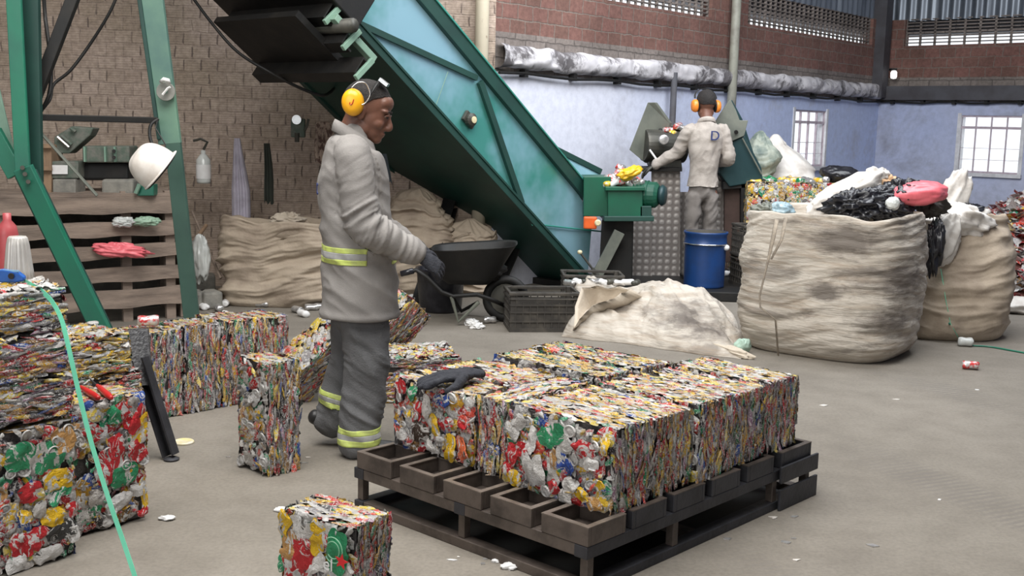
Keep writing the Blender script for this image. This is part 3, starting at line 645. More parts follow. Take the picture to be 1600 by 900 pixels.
def can(face, rs, u, v, w, h, col, ang, lift=.020):
    og, U, V, N, su, sv = face; s = np.linspace(-1, 1, 11); t = np.linspace(-1, 1, 9); S, T = np.meshgrid(s, t, indexing='ij'); S = S.ravel(); T = T.ravel()
    X = S*(1-np.abs(T)**3*.22)*w/2; Y = T*(1-np.abs(S)**3*.25)*h/2
    uu = u+X*math.cos(ang)-Y*math.sin(ang); vv = v+X*math.sin(ang)+Y*math.cos(ang)
    z_ = rs.rand()*50; q3 = np.stack([uu, vv, uu*0+z_], -1)
    uu = uu+vnoise(q3*38+5)*.012+vnoise(q3*110)*.003; vv = vv+vnoise(q3*38+25)*.012+vnoise(q3*110+9)*.003
    hh = lift-.008+.004*(1-S**2)*(1-T**2)+vnoise(q3*34)*.007+vnoise(q3*80)*.004
    uu = np.clip(uu, -.002, su+.002); vv = np.clip(vv, -.002, sv+.002)
    P = np.array(og)+uu[:, None]*U+vv[:, None]*V+hh[:, None]*N; idx = np.arange(99).reshape(11, 9)
    F = np.stack([idx[:-1, :-1], idx[1:, :-1], idx[1:, 1:], idx[:-1, 1:]], -1).reshape(-1, 4)
    C = np.tile([[*col, 1.]], (99, 1))
    fu = np.stack([S*.6, T*.45, S*0], -1)+rs.rand(3)*30; return P, F, C, fu
RED, YEL, GRN, BLU, SIL, WHT, ORG, TAN = (.52, .012, .02), (.80, .50, .01), (.02, .28, .12), (.02, .08, .40), (.62, .61, .6), (.8, .79, .78), (.75, .16, .06), (.55, .30, .10)
def ex_front(rs, f):  # what the near face of the front bale shows; u runs from the near corner to the left
    F = f['-x']; q = []
    for u, v, w, h, c, a in ((.45, .20, .085, .06, SIL, .5), (.42, .245, .08, .05, SIL, -.2), (.45, .11, .06, .10, RED, .1), (.47, .055, .05, .05, RED, .2), (.395, .145, .07, .065, RED, .3), (.355, .19, .045, .10, WHT, .15),
                             (.26, .225, .12, .075, GRN, -.4), (.36, .085, .055, .12, SIL, -.35), (.31, .09, .05, .12, SIL, -.3), (.43, .03, .07, .06, YEL, .7), (.245, .15, .04, .07, TAN, 0), (.20, .14, .085, .07, BLU, .5),
                             (.115, .205, .10, .06, RED, -.2), (.20, .20, .05, .10, SIL, .5), (.17, .07, .06, .06, WHT, .2), (.09, .16, .07, .05, WHT, -.2), (.12, .05, .07, .06, YEL, .5), (.055, .10, .06, .05, YEL, .1), (.235, .055, .055, .05, RED, .9), (.19, .02, .05, .07, SIL, .2), (.06, .03, .06, .05, TAN, .3), (.03, .24, .05, .05, YEL, .4)):
        q.append(can(F, rs, u, v, w, h, c, a))
    return q
def ex_left(rs, f):
    F = f['-x']; q = []
    for u, v, w, h, c, a in ((.40, .25, .06, .06, RED, .3), (.34, .24, .045, .07, GRN, .5), (.31, .17, .04, .10, RED, .2), (.26, .20, .05, .09, WHT, .1), (.20, .235, .05, .045, BLU, .1), (.155, .245, .06, .05, BLU, -.3), (.21, .13, .04, .10, YEL, -.3), (.13, .16, .06, .05, RED, .3),
                             (.30, .09, .11, .08, (.05, .03, .02), .2), (.37, .15, .04, .04, YEL, 0), (.12, .055, .065, .11, YEL, .1), (.055, .07, .06, .10, ORG, -.1), (.18, .07, .05, .05, SIL, 0), (.40, .05, .05, .06, SIL, 1.0), (.06, .17, .05, .05, RED, .4), (.24, .04, .06, .05, WHT, .2)):
        q.append(can(F, rs, u, v, w, h, c, a))
    return q
rc = [0, .235, .50, .76, 1.02, 1.275]
pb('front bale on the steel pallet, showing large red, silver and blue flattened cans', rc[0], rc[1], 0, .50, extra=ex_front)
pb('second bale from the near corner along the right edge of the pallet load', rc[1], rc[2], 0, .49, h=.292)
pb('middle bale of the five along the right edge of the pallet load', rc[2], rc[3], -.004, .49, h=.300)
pb('fourth bale from the near corner along the right edge of the pallet load', rc[3], rc[4], 0, .50, h=.294)
pb('far right corner bale of the pallet load', rc[4], rc[5], .004, .49, h=.300)
pb('silvery narrow bale set sideways between the two big fronts of the pallet load', 0.01, .50, .505, .665, h=.296, press='y')
pb('left corner bale of the pallet load, a yellow can low on its face', 0.02, .26, .67, 1.135, h=.288, extra=ex_left)
pb('bale under the dark glove end, second in from the left corner of the pallet load', .265, .52, .67, 1.135, h=.290)
pb('yellowish bale behind the middle gap of the pallet load', .60, .83, .53, 1.13, h=.296, toppal='yellow')
pb('rear bale of the pallet load nearest the flattened sack', .835, 1.06, .50, 1.12, h=.302, toppal='yellow')

# ---- single bales and stacks round the pallet
def heineken_free(rs, f):
    F = f['-x']; q = []
    for u, v, w, h, c, a in ((.10, .30, .07, .12, YEL, .3), (.18, .28, .05, .15, WHT, -.3), (.05, .12, .11, .12, RED, .3), (.22, .33, .06, .06, YEL, 0), (.15, .16, .07, .08, RED, .8), (.21, .20, .05, .14, YEL, .1)): q.append(can(F, rs, u, v, w, h, c, a))
    return q
nbc = G(560, 826, .40)[:2]
def tilt(o, L, W, low):
    """lay a block with its local x along L and local y near W, its lowest point on the floor at low (x, y)"""
    L = Vector(L).normalized(); Wv = Vector(W); Wv = (Wv-L*Wv.dot(L)).normalized(); N = L.cross(Wv)
    R = Matrix((L, Wv, N)).transposed(); n = len(o.data.vertices); co = np.empty(n*3, np.float32); o.data.vertices.foreach_get('co', co); co = co.reshape(-1, 3)
    w = co @ np.array(R).T; k = w[:, 2].argmin(); o.rotation_euler = R.to_euler()
    o.location = (low[0]-w[k, 0], low[1]-w[k, 1], -np.percentile(w[:, 2], .05)-.002)
nx = np.array([math.cos(math.radians(58)), math.sin(math.radians(58))]); GS = 'single can bales standing on the floor'
def ex_near(rs, f):
    F = f['-x']; q = []
    for u, v, w, h, c, a in ((.28, .31, .05, .09, YEL, .2), (.26, .24, .06, .10, TAN, .1), (.22, .29, .045, .13, WHT, -.35), (.12, .325, .11, .05, YEL, .2), (.145, .28, .05, .10, YEL, .3), (.20, .26, .05, .05, RED, 0), (.09, .28, .06, .09, RED, -.6),
                             (.22, .20, .12, .12, RED, .4), (.255, .14, .05, .14, RED, .2), (.16, .19, .045, .13, WHT, .6), (.09, .33, .06, .05, WHT, .2), (.29, .17, .03, .06, GRN, .1), (.13, .11, .09, .09, RED, .3), (.24, .06, .08, .09, SIL, .2), (.05, .06, .09, .07, YEL, .2)): q.append(can(F, rs, u, v, w, h, c, a))
    gq = can(F, rs, .060, .268, .085, .15, GRN, .1, .028); gq = (gq[0], gq[1], gq[2], gq[3]*0+.31); q.append(gq)
    og, U, V, N, su, sv = F
    def flat(pts, col, lift=.042):   # printed mark on the green can: pts in face units
        P = np.array([og+U*a+V*b+N*lift for a, b in pts]); c = P.mean(0); P = np.concatenate([[c], P]); n = len(pts)
        Fq = np.array([(0, 1+i, 1+(i+1) % n, 1+(i+1) % n) for i in range(n)]); Fq = np.array([(0, 1+i, 1+(i+1) % n, 0) for i in range(n)])
        return P, Fq, np.tile([[*col, 1.]], (len(P), 1)), np.tile([[.31, .31, .31]], (len(P), 1))
    return q
near = bale('lone bale at the bottom edge of the picture, green can with red star', (-.437, 3.155), nx, None, .175, .30, .352, press='x', group=GS, extra=ex_near, frontpal='front')
def printed(parent, name, face_pts, mat, thick=.0015):
    """flat print lying on a bale: face_pts = closed outline in world space"""
    P = [np.array(p) for p in face_pts]; n = np.cross(P[1]-P[0], P[2]-P[0]); n = n/np.linalg.norm(n)*thick
    return MB().prism(P, n).build(name, mat, parent)
# star, ring and letters on the green can of the near bale
Rn = Rz(math.radians(58)); on = np.array([-.437, 3.155, 0.]); Un = np.array(Rn @ Vector((0, 1, 0))); Nn = np.array(Rn @ Vector((-1, 0, 0))); Vn = np.array([0, 0, 1.])
def nf(u, v, l=.030): return on+Un*u+Vn*v+Nn*l
sp_ = []
for i in range(10):
    a = PI/2+i*PI/5+.15; r = .026 if i % 2 == 0 else .011; sp_.append(nf(.026+r*math.cos(a), .252+r*math.sin(a), .040))
printed(near, 'star_print', sp_[::-1], simple('star_red', (.60, .015, .02), .4))
mb = MB()
for r_, v_ in ((.036, .278), (.024, .278)):
    mb.tube([nf(.062+r_*math.cos(k*PI/14), v_+r_*1.1*math.sin(k*PI/14), .037) for k in range(3, 26)], .0016, 5)
mb.build('ring_print', simple('pale_green_print', (.25, .50, .33), .5), near)
def text_on(parent, name, s, org, U, V, size, mat, ext=.001, shear=0.):
    c = bpy.data.curves.new(name, 'FONT'); c.body = s; c.size = size; c.extrude = ext; c.align_x = 'CENTER'; c.shear = shear
    U = Vector(U).normalized(); V = Vector(V).normalized(); Nv = U.cross(V)
    tmp = bpy.data.objects.new(name, c); COL.objects.link(tmp); dg = bpy.context.evaluated_depsgraph_get(); me = bpy.data.meshes.new_from_object(tmp.evaluated_get(dg)); bpy.data.objects.remove(tmp)
    me.transform(Matrix(((U[0], V[0], Nv[0], org[0]), (U[1], V[1], Nv[1], org[1]), (U[2], V[2], Nv[2], org[2]), (0, 0, 0, 1))))
    me.materials.clear(); me.materials.append(M[mat] if isinstance(mat, str) else mat); o = bpy.data.objects.new(name, me); COL.objects.link(o)
    if parent is not None: adopt(o, parent)
    return o
text_on(near, 'lettering', 'el', nf(.080, .212, .038), -Un, Vn, .055, 'white')

ga = math.radians(134)   # standing bale: right-hand face along 45 deg
bale('tall narrow bale standing on end, a round green can on its front', (-1.03, 4.665), (math.cos(math.radians(47)), math.sin(math.radians(47))), None, .165, .235, .50, press='x', group=GS)
# left stack at the picture edge
sx_ = np.array([.64, .77])/np.hypot(.64, .77); sy_ = np.array([-sx_[1], sx_[0]])
K1 = np.array([-1.50, 3.765]); K2 = np.array([-1.385, 4.13]); K3 = np.array([-1.66, 4.80]); GL = 'bales stacked at the left edge'
def ex_stack(rs, f):
    F = f['-y']; q = []; L = .5   # u measured from far-left end; near the corner is u=.5
    for u, v, w, h, c, a in ((.30, .40, .115, .10, GRN, 0), (.40, .385, .13, .12, GRN, .2), (.455, .43, .09, .10, TAN, 0), (.43, .29, .11, .08, YEL, .1), (.33, .27, .09, .07, RED, .5), (.44, .235, .10, .035, GRN, .5), (.41, .16, .08, .07, YEL, 0), (.36, .10, .08, .09, RED, 0), (.29, .09, .08, .09, RED, .1), (.44, .105, .11, .06, (.03, .03, .03), .2),
                             (.30, .19, .05, .06, YEL, 0), (.36, .20, .05, .05, SIL, 0), (.475, .17, .04, .05, RED, .1), (.475, .09, .04, .06, WHT, .1), (.38, .035, .10, .05, SIL, .2), (.27, .03, .08, .05, SIL, .2)): q.append(can(F, rs, u, v, w, h, c, a))
    return q
def ex_st2(rs, f):
    F = f['-y']; q = []
    for u, v, w, h, c, a in ((.36, .40, .05, .12, RED, -.5), (.31, .42, .05, .12, RED, .4), (.27, .43, .07, .07, GRN, .3), (.37, .37, .08, .13, YEL, -.4), (.27, .30, .07, .13, RED, -.1), (.35, .28, .08, .07, RED, .2), (.22, .24, .06, .13, RED, .1), (.30, .20, .11, .08, GRN, .3), (.36, .13, .08, .06, SIL, 0), (.28, .10, .12, .06, SIL, .4), (.385, .12, .04, .12, YEL, .1), (.38, .04, .06, .04, RED, .3)): q.append(can(F, rs, u, v, w, h, c, a))
    return q
def sb(label, K, sx, sy, h, z0, press, dx=0, dy=0, **kw):
    return bale(label, K-sx_*(sx-dx)+sy_*dy, sx_, None, sx, sy, h, press=press, z0=z0, group=GL, **kw)
sb('lowest bale of the tallest left stack, big round green cans on its face', K1, .50, .36, .498, 0, 'y', extra=ex_stack)
sb('second bale up in the tallest left stack, edge-on silver and red layers', K1, .50, .36, .148, .500, 'z', dx=.0, dy=.01)
sb('third bale up in the tallest left stack, just under the top one', K1, .50, .35, .148, .650, 'z', dx=-.015, dy=.01)
sb('topmost bale of the tallest left stack, under the blue tool and green strap', K1, .50, .35, .152, .800, 'z', dx=-.01, dy=.015)
sb('bale with the red handles on its top edge, beside the tallest left stack', K2, .40, .21, .498, 0, 'y', extra=ex_st2)
sb('lower dark layered bale behind the one with red handles', K3, .50, .30, .235, 0, 'z', dx=.06)
sb('middle layered bale behind the one with red handles', K3, .50, .30, .185, .237, 'z', dx=.045)
sb('upper yellow-topped layered bale left of the leaning steel leg', K3, .46, .30, .175, .424, 'z', dx=-.01, toppal='yellow', pal='yellow')
r47 = np.array([math.cos(math.radians(47)), math.sin(math.radians(47))]); r137 = np.array([-r47[1], r47[0]]); KR = np.array([-1.845, 5.49]); GR = 'row of upright bales behind the standing bale'
for i, (a, b, h, lb) in enumerate(((0, .235, .455, 'leftmost upright bale of the back row, beside the leaning steel leg'), (.24, .46, .46, 'second upright bale from the left in the back row'),
                                   (.465, .68, .465, 'third upright bale from the left in the back row'), (.685, .90, .455, 'far right upright bale of the back row, reddish corner'))):
    bale(lb, KR+r47*a, r47, None, b-a-.004, .27, h, press='x', group=GR)
o = bale('tilted bale propped on its edge, white and pink top, left of the worker', (0, 0), (1, 0), None, .5, .27, .20, press='z', group='tipped bales beside the worker', pal='strip')
tilt(o, (.73, .0, .68), (-.39, .82, .42), (-1.11, 6.0))
o = bale('tilted bale with bright yellow top just right of the worker\'s leg', (0, 0), (1, 0), None, .50, .30, .24, press='z', group='tipped bales beside the worker', toppal='yellow')
tilt(o, (.62, .25, .70), (-.60, .75, .35), (-.80, 6.55))
o = bale('flat ragged bale lying just beyond the left corner of the pallet load', (-.70, 6.0), (math.cos(.25), math.sin(.25)), None, .44, .42, .25, press='z', group='tipped bales beside the worker')
dk = MB(); 

# ================================================================== STEEL PALLET
OP = np.array([.268, 3.50]); q1, q2 = e1, e2; PL, PW_ = 1.525, 1.20; PZ = .235
pal = thing('steel_pallet', 'dark steel pallet of open square pockets under the large load of can bales', 'pallet', (*(OP+q1*PL/2+q2*PW_/2), 0), math.radians(47.3))
RP = Rz(math.radians(47.3))
def pp(a, b, z): q = OP+q1*a+q2*b; return (q[0], q[1], z)
def pocket(a, b, w, d, dz=0, tlt=0):
    mb = MB(); t = .018; h = .064; z = PZ-h/2+dz
    for (ca, cb, sa, sb_) in ((a+t/2, b+w/2, t, w), (a+d-t/2, b+w/2, t, w), (a+d/2, b+t/2, d-2*t, t), (a+d/2, b+w-t/2, d-2*t, t)):
        mb.box(pp(ca, cb, z), (sa, sb_, h), RP)
    mb.box(pp(a+d/2, b+w/2, PZ-h+.006+dz), (d-2*t, w-2*t, .006), RP)
    return mb
pb_ = [(0.0, .205), (.25, .445), (.49, .685), (.735, .925), (.975, 1.18)]
pa_ = [(0.0, .205), (.255, .455), (.50, .70), (.75, .945), (1.0, 1.20), (1.265, 1.51)]
for ia, (a0, a1) in enumerate(pa_):
    for ib, (b0, b1) in enumerate(pb_):
        o = pocket(a0+.012*((ia*3+ib*5) % 3-1)*(ia > 0), b0, b1-b0, a1-a0, .0).build('pocket', 'pallet_steel' if (ib > 0 or ia == 0) else 'pallet_dark', pal, bevel=.003)  # right-edge pockets get the steel with shade in its colour
        lp = MB(); w_, d_ = b1-b0, a1-a0; dj = .012*((ia*3+ib*5) % 3-1)*(ia > 0)
        for (ca, cb, sa, sb_) in ((a0+.011, (b0+b1)/2, .022, w_), (a1-.011, (b0+b1)/2, .022, w_), ((a0+a1)/2, b0+.011, d_-.044, .022), ((a0+a1)/2, b1-.011, d_-.044, .022)): lp.box(pp(ca+dj, cb, PZ+.001), (sa, sb_, .004), RP)
        lp.build('pocket_lip', 'pallet_lip' if (ib > 0 and ia == 0) or (ia == 0) else 'pallet_steel', o)
def bar(nm, p, q, w, h, mat='pallet_steel'): return MB().beam(p, q, w, h).build(nm, mat, pal, bevel=.003)
for b in (.03, .60, 1.17): bar('top_rail', pp(.0, b, .148), pp(PL, b, .148), .055, .044, 'pallet_dark')
for a in (.03, .51, 1.0, PL-.03): bar('top_rail', pp(a, .058, .149), pp(a, PW_-.058, .149), .055, .042)
for b in (.03, 1.17): bar('bottom_rail', pp(.0, b, .018), pp(PL, b, .018), .05, .036, 'pallet_dark')
for a in (.03, .70, PL-.03): bar('bottom_rail', pp(a, .055, .018), pp(a, PW_-.055, .018), .05, .036)
for a in (.03, .52, 1.22, PL-.03):
    for b in (.025, .60, 1.175):
        if b == .60 and a not in (.03, PL-.03): continue
        MB().box(pp(a, b, .082), (.032, .032, .090), RP).build('post', 'pallet_steel', pal, bevel=.002)
MB().box(pp(PL/2, PW_/2, .006), (PL-.08, PW_-.08, .006), RP).build('under_shade_sheet', 'black', pal)  # black sheet laid in as the shade beneath the pallet
bar('end_plate', pp(PL-.30, -.012, .045), pp(PL+.01, -.012, .045), .012, .09, 'pallet_dark')
bar('end_plate', pp(PL-.30, -.012, .150), pp(PL+.01, -.012, .150), .012, .07, 'pallet_dark')

# ================================================================== GREEN INCLINED CONVEYOR
cv = thing('inclined_conveyor', 'large green inclined conveyor rising to the upper left behind the worker', 'conveyor', (*G(905, 452)[:2], 0))
XL = G(925, 452); XU = D(513, 0, 8.25)                       # lower edge of the right-hand side panel, foot to top
ax = XU-XL; LEN = np.linalg.norm(ax); ax = ax/LEN
cross = np.array([-ax[1], ax[0], 0]); cross /= np.linalg.norm(cross)
if cross[1] < 0: cross = -cross                              # away from the camera, to the left
nup = np.cross(ax, cross); nup = nup if nup[2] > 0 else -nup
LEN2 = LEN+1.5; HP, WC = .585, 1.22
def cp(s, c, h): return XL+ax*s+cross*c+nup*h
RC = Matrix(((ax[0], cross[0], nup[0]), (ax[1], cross[1], nup[1]), (ax[2], cross[2], nup[2])))
if RC.determinant() < 0: RC = Matrix(((ax[0], -cross[0], nup[0]), (ax[1], -cross[1], nup[1]), (ax[2], -cross[2], nup[2])))
def cbox(mb, s0, s1, c0, c1, h0, h1): return mb.box(cp((s0+s1)/2, (c0+c1)/2, (h0+h1)/2), (s1-s0, c1-c0, h1-h0), RC)
mb = MB(); mb.prism([cp(.12, 0, .03), cp(LEN2, 0, .03), cp(LEN2, 0, HP), cp(.78, 0, HP), cp(.42, 0, .50)], cross*.012)
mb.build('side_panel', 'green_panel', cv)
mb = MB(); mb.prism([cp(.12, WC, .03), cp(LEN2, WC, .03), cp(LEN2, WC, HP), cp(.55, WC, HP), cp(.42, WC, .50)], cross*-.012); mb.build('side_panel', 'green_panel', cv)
mb = MB(); cbox(mb, .05, LEN2, .012, WC-.012, -.002, .02); mb.build('bottom_plate', 'green_dark', cv)
mb = MB(); cbox(mb, .3, LEN2, .02, WC-.02, .30, .315); mb.build('belt', 'black', cv)
sl = MB()
for i in range(14): cbox(sl, .4+i*.33, .42+i*.33, .04, WC-.04, .315, .36)
sl.build('belt_cleats', 'green_dark', cv)
for c0 in (-.045, WC-.012):
    mb = MB(); cbox(mb, .55, LEN2, c0, c0+.06, HP-.01, HP+.10); mb.build('top_rail', 'green_dark', cv, bevel=.004)
    mb = MB(); cbox(mb, .55, LEN2, c0-.012, c0+.07, HP+.10, HP+.112); mb.build('top_flange', 'green', cv)
    mb = MB(); cbox(mb, .03, LEN2, c0, c0+.06, -.02, .035); cbox(mb, .03, LEN2, c0-.01, c0+.012, .035, .055); mb.build('bottom_rail', 'green_dark', cv, bevel=.003)
def on_panel(px, py, off=-.02):   # where the pixel's line of sight meets the right-hand panel plane
    d = ray(px, py); n = cross; t = np.dot(cp(0, off, 0)-CPOS, n)/np.dot(d, n); return CPOS+d*t
for (a, b, w) in (((750, 128), (815, 318), .055), ((520, 18), (745, 122), .045)):
    mb = MB(); mb.beam(on_panel(*a), on_panel(*b), w*.6, w, up=tuple(nup), prof=None); mb.build('panel_brace', 'green_dark', cv)
mb = MB(); mb.tube([on_panel(832, 350), on_panel(942, 362)], .008, 6); mb.tube([on_panel(818, 320), on_panel(832, 352)], .008, 6); mb.build('weld_seam', 'green', cv)
mb = MB(); mb.tube([on_panel(700, 112), on_panel(680, 168)], .003, 5); mb.build('plate_seam', 'green_pale', cv)
# bearing housing on the panel
b0 = on_panel(733, 187, -.02); Rb = Matrix((ax, nup, -cross)).transposed()
mb = MB(); mb.box(b0, (.14, .09, .03), Rb); mb.lathe([(.055, .0), (.055, .04), (.03, .055), (.001, .055)], b0, 16, Rb); mb.build('bearing_housing', 'machine_dark', cv, bevel=.004)
mb = MB(); mb.lathe([(.028, .055), (.028, .062), (.001, .064)], b0, 14, Rb); mb.build('bearing_cap', 'cream', cv)
# head end: frame channels across the width, seen from below
s_h = np.dot(D(560, 100, 8.25)-XL, ax)
for i, (px, py) in enumerate(((568, 108), (548, 62), (520, 22))):
    q = D(px, py, 7.95); e = q+cross*1.22
    mb = MB(); mb.channel(q, e, .10, .14, .1, tuple(nup)); mb.build('head_channel', 'black', cv)
    mb = MB(); mb.box(q-cross*.006, (.04, .03, .20), RC @ Matrix.Rotation(math.radians(-12), 3, 'Y')); mb.build('channel_end', 'green_pale', cv, bevel=.004)
mb = MB(); q = D(560, 60, 8.0); mb.box(q+cross*.05, (.45, .06, .05), RC); mb.build('head_side_bar', 'green_pale', cv, bevel=.004)
q = D(515, -30, 7.9); mb = MB(); mb.box(q+cross*.66+nup*.04, (.75, 1.35, .26), RC); mb.build('drive_housing', 'black', cv, bevel=.01)
q = D(480, 60, 8.1); mb = MB(); mb.box(q+cross*.35, (.5, 1.0, .05), RC); mb.build('head_plate', 'black', cv)
mb = MB(); q = D(545, 40, 7.9); mb.tube([q-cross*.05, q+cross*1.2], .05, 12); mb.build('head_roller', 'machine_dark', cv, smooth=True)
# legs and foot
def on_bottom(px, py):
    d = ray(px, py); t_ = np.dot(cp(0, 0, -.01)-CPOS, nup)/np.dot(d, nup); return CPOS+d*t_
for (tx, ty, bx_, by_) in ((704, 318, 655, 480), (800, 385, 770, 452)):
    g = G(bx_, by_); p = on_bottom(tx, ty); mb = MB(); mb.channel((g[0], g[1], 0), p, .12, .13); mb.build('leg', 'black', cv)
p = cp(2.45, .5, 0)
mb = MB(); mb.beam(cp(.15, .02, 0), (XL[0]-.1, XL[1]+.0, 0), .1, .1); mb.box((XL[0]-.15, XL[1]+.4, .03), (.7, .9, .06), Rz(math.atan2(cross[1], cross[0])-PI/2)); mb.build('foot_frame', 'black', cv)
mb = MB()
mb.prism([D(940, 345, 10.35), D(990, 345, 10.35), D(988, 440, 10.35), D(935, 440, 10.35)], (0.05, .5, 0)); mb.build('tail_cover', 'black', cv, bevel=.01)
fa, fb, fc, fd_ = D(866, 232, 10.75), D(938, 268, 11.0), D(950, 335, 11.0), D(900, 300, 10.75)
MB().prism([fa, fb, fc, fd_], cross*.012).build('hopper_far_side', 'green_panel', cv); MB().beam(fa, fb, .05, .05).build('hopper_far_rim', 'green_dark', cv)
# tail box, gearbox and motor on a shelf
def sbox(nm, x0, x1, y0, y1, Y, dep, mat, bev=.006):
    a = D(x0, y0, Y); b = D(x1, y0, Y); c = D(x1, y1, Y); d = D(x0, y1, Y); return MB().prism([a, b, c, d], (0.0, dep, 0)).build(nm, mat, cv, bevel=bev)
sbox('tail_box', 912, 955, 276, 338, 10.30, .45, 'green_box')
sbox('feed_box', 950, 1004, 296, 340, 10.20, .50, 'green_box')
sbox('feed_box_lip', 946, 1008, 292, 298, 10.17, .56, 'green_box')
sbox('motor_shelf', 944, 1022, 338, 346, 10.15, .60, 'green_dark')
sbox('motor_foot', 1000, 1018, 322, 339, 10.2, .35, 'green_dark')
q = D(1008, 304, 10.35); mb = MB(); Rm = Matrix.Rotation(PI/2, 3, 'Y') @ Matrix.Rotation(.35, 3, 'X')
mb.lathe([(.001, -.17), (.07, -.17), (.105, -.14), (.105, -.06), (.125, -.055), (.125, .02), (.12, .03), (.12, .10), (.09, .13), (.001, .135)], q, 20, Rm)
for k in range(5): mb.lathe([(.12, -.10+.03*k), (.132, -.095+.03*k), (.132, -.088+.03*k), (.12, -.083+.03*k)], q, 20, Rm)
mb.build('motor', 'green_box', cv, smooth=False)
mb = MB(); mb.lathe([(.001, .13), (.08, .135), (.10, .16), (.08, .19), (.001, .19)], q, 18, Rm); mb.build('motor_fan_cover', 'machine_teal', cv, smooth=True)
mb = MB(); q = on_panel(918, 352, -.03); b = MB(); b.box(D(922, 348, 10.12), (.12, .07, .11)); b.build('warning_lamp_box', 'orange', cv, bevel=.012)
b = MB(); b.lathe([(.001, 0), (.030, 0), (.030, .02), (.02, .03), (.001, .03)], D(934, 348, 10.07), 14, Matrix.Rotation(PI/2, 3, 'X')); b.build('push_button', 'cream', cv)
mb = MB(); mb.beam(D(968, 362, 10.2), D(928, 440, 10.2), .10, .04, up=(0, 1, 0)); mb.build('foot_strut', 'machine_grey', cv, bevel=.003)
mb = MB(); mb.tube([D(906, 394, 10.1), D(931, 427, 10.1)], .010, 8); mb.tube([D(925, 420, 10.1), D(934, 431, 10.1)], .022, 10); mb.build('tension_rod', 'machine_dark', cv)
mb = MB(); mb.lathe([(.001, -.02), (.018, -.015), (.024, 0), (.018, .015), (.001, .02)], D(906, 394, 10.1), 12); mb.build('rod_knob', 'cream', cv, smooth=True)

# ================================================================== MAN-MADE FRAME AT THE LEFT (press gantry)
fr = thing('press_gantry', 'tall green steel press frame with splayed legs at the left edge', 'frame', (*G(225, 590)[:2], 0))
def beam2(nm, a, b, Ya, Yb, w, h, mat, up=(0, 1, 0), bev=.004):
    k = .79; return MB().beam(D(a[0], a[1], Ya*k), D(b[0], b[1], Yb*k), w*k, h*k, up).build(nm, mat, fr, bevel=bev)
beam2('front_post', (20, -40), (36, 268), 7.6, 7.6, .10, .03, 'green_post')
beam2('post_web', (47, -40), (53, 285), 7.72, 7.72, .12, .05, 'green_dark')
beam2('lower_brace', (36, 262), (199, 600), 7.6, 7.85, .125, .06, 'green_post')
beam2('brace_gusset', (40, 270), (190, 580), 7.68, 7.88, .16, .02, 'green_dark')
bt = MB()
for (x, y) in ((35, 262), (39, 272), (44, 284)): bt.tube([D(x, y, 5.96), D(x, y, 5.99)], .012, 8)
bt.build('bolts', 'machine_dark', fr)
beam2('right_leg_upper', (234, -30), (266, 225), 8.4, 8.4, .165, .05, 'green_leg')
beam2('right_leg_edge', (217, -30), (252, 218), 8.42, 8.42, .03, .12, 'green_dark')
beam2('right_leg_lower', (270, 218), (308, 577), 8.40, 8.5, .115, .05, 'green_leg_dark')
beam2('diagonal_tie', (121, -20), (46, 175), 7.9, 7.8, .08, .06, 'black')
beam2('cross_tie', (48, 183), (245, 188), 7.8, 8.35, .045, .045, 'black', up=(0, 0, 1))
beam2('flat_stay', (48, 190), (152, 306), 7.85, 7.95, .012, .045, 'machine_grey')
beam2('far_brace', (-12, 205), (26, 274), 7.75, 7.75, .12, .05, 'green_post')
beam2('far_plate', (-8, 140), (15, 236), 7.95, 7.95, .07, .02, 'green_pale')
t = thing('grinding_disc', 'grey round disc with a white clip stuck on the right green leg', 'disc', D(260, 142, 6.557))
Rd = Matrix.Rotation(PI/2, 3, 'X') @ Matrix.Rotation(.1, 3, 'Y')
MB().lathe([(.012, -.006), (.052, -.006), (.054, 0), (.052, .004), (.012, .004), (.012, -.006)], D(259, 143, 6.573), 28, Rd).build('disc_body', 'disc', t)
MB().tube([D(254, 148, 6.541), D(262, 138, 6.541), D(266, 136, 6.541)], .007, 6).build('clip_pin', 'white', t)
MB().tube([D(251, 128, 6.549), D(256, 124, 6.533), D(263, 126, 6.533), D(265, 130, 6.549)], [.010, .013, .013, .008], 8).build('clip_knot', 'white', t, smooth=True)

def cable(pts, r, label, name='hanging_cable', mat='black'):
    # smooth curve through the points
    P = [np.array(p) for p in pts]; out = []
    for i in range(len(P)-1):
        p0 = P[max(i-1, 0)]; p1 = P[i]; p2 = P[i+1]; p3 = P[min(i+2, len(P)-1)]
        for k in range(8):
            t_ = k/8; out.append(.5*((2*p1)+(-p0+p2)*t_+(2*p0-5*p1+4*p2-p3)*t_*t_+(-p0+3*p1-3*p2+p3)*t_**3))
    out.append(P[-1]); o = MB().tube(out, r, 8).build(name, mat, smooth=True); return tag(o, label, 'cable' if 'cable' in name or 'hose' in name else 'strap')
cable([D(185, -12, 6.5), D(170, 22, 6.5), D(140, 70, 6.5), (D(110, 110, 6.45)), D(84, 132, 6.4), D(78, 155, 6.3), D(62, 176, 6.25)], .009, 'thin black cable curving down to the left post joint')
cable([D(68, -12, 6.4), D(71, 30, 6.4), D(77, 75, 6.3), D(80, 110, 6.3), D(76, 150, 6.25), D(60, 180, 6.25)], .011, 'black cable hanging beside the dark diagonal tie')
cable([D(298, -8, 8.6), D(330, 35, 8.55), D(370, 80, 8.5), D(420, 112, 8.45), D(470, 138, 8.6), D(505, 149, 8.8), cp(3.0, .9, -.01)], .012, 'black cable sagging from above to the underside of the conveyor')
t = cable([D(247, 186, 6.55), D(236, 195, 6.52), D(234, 212, 6.5), D(240, 232, 6.48)], .010, 'black cord loop hanging over the white hard hat')

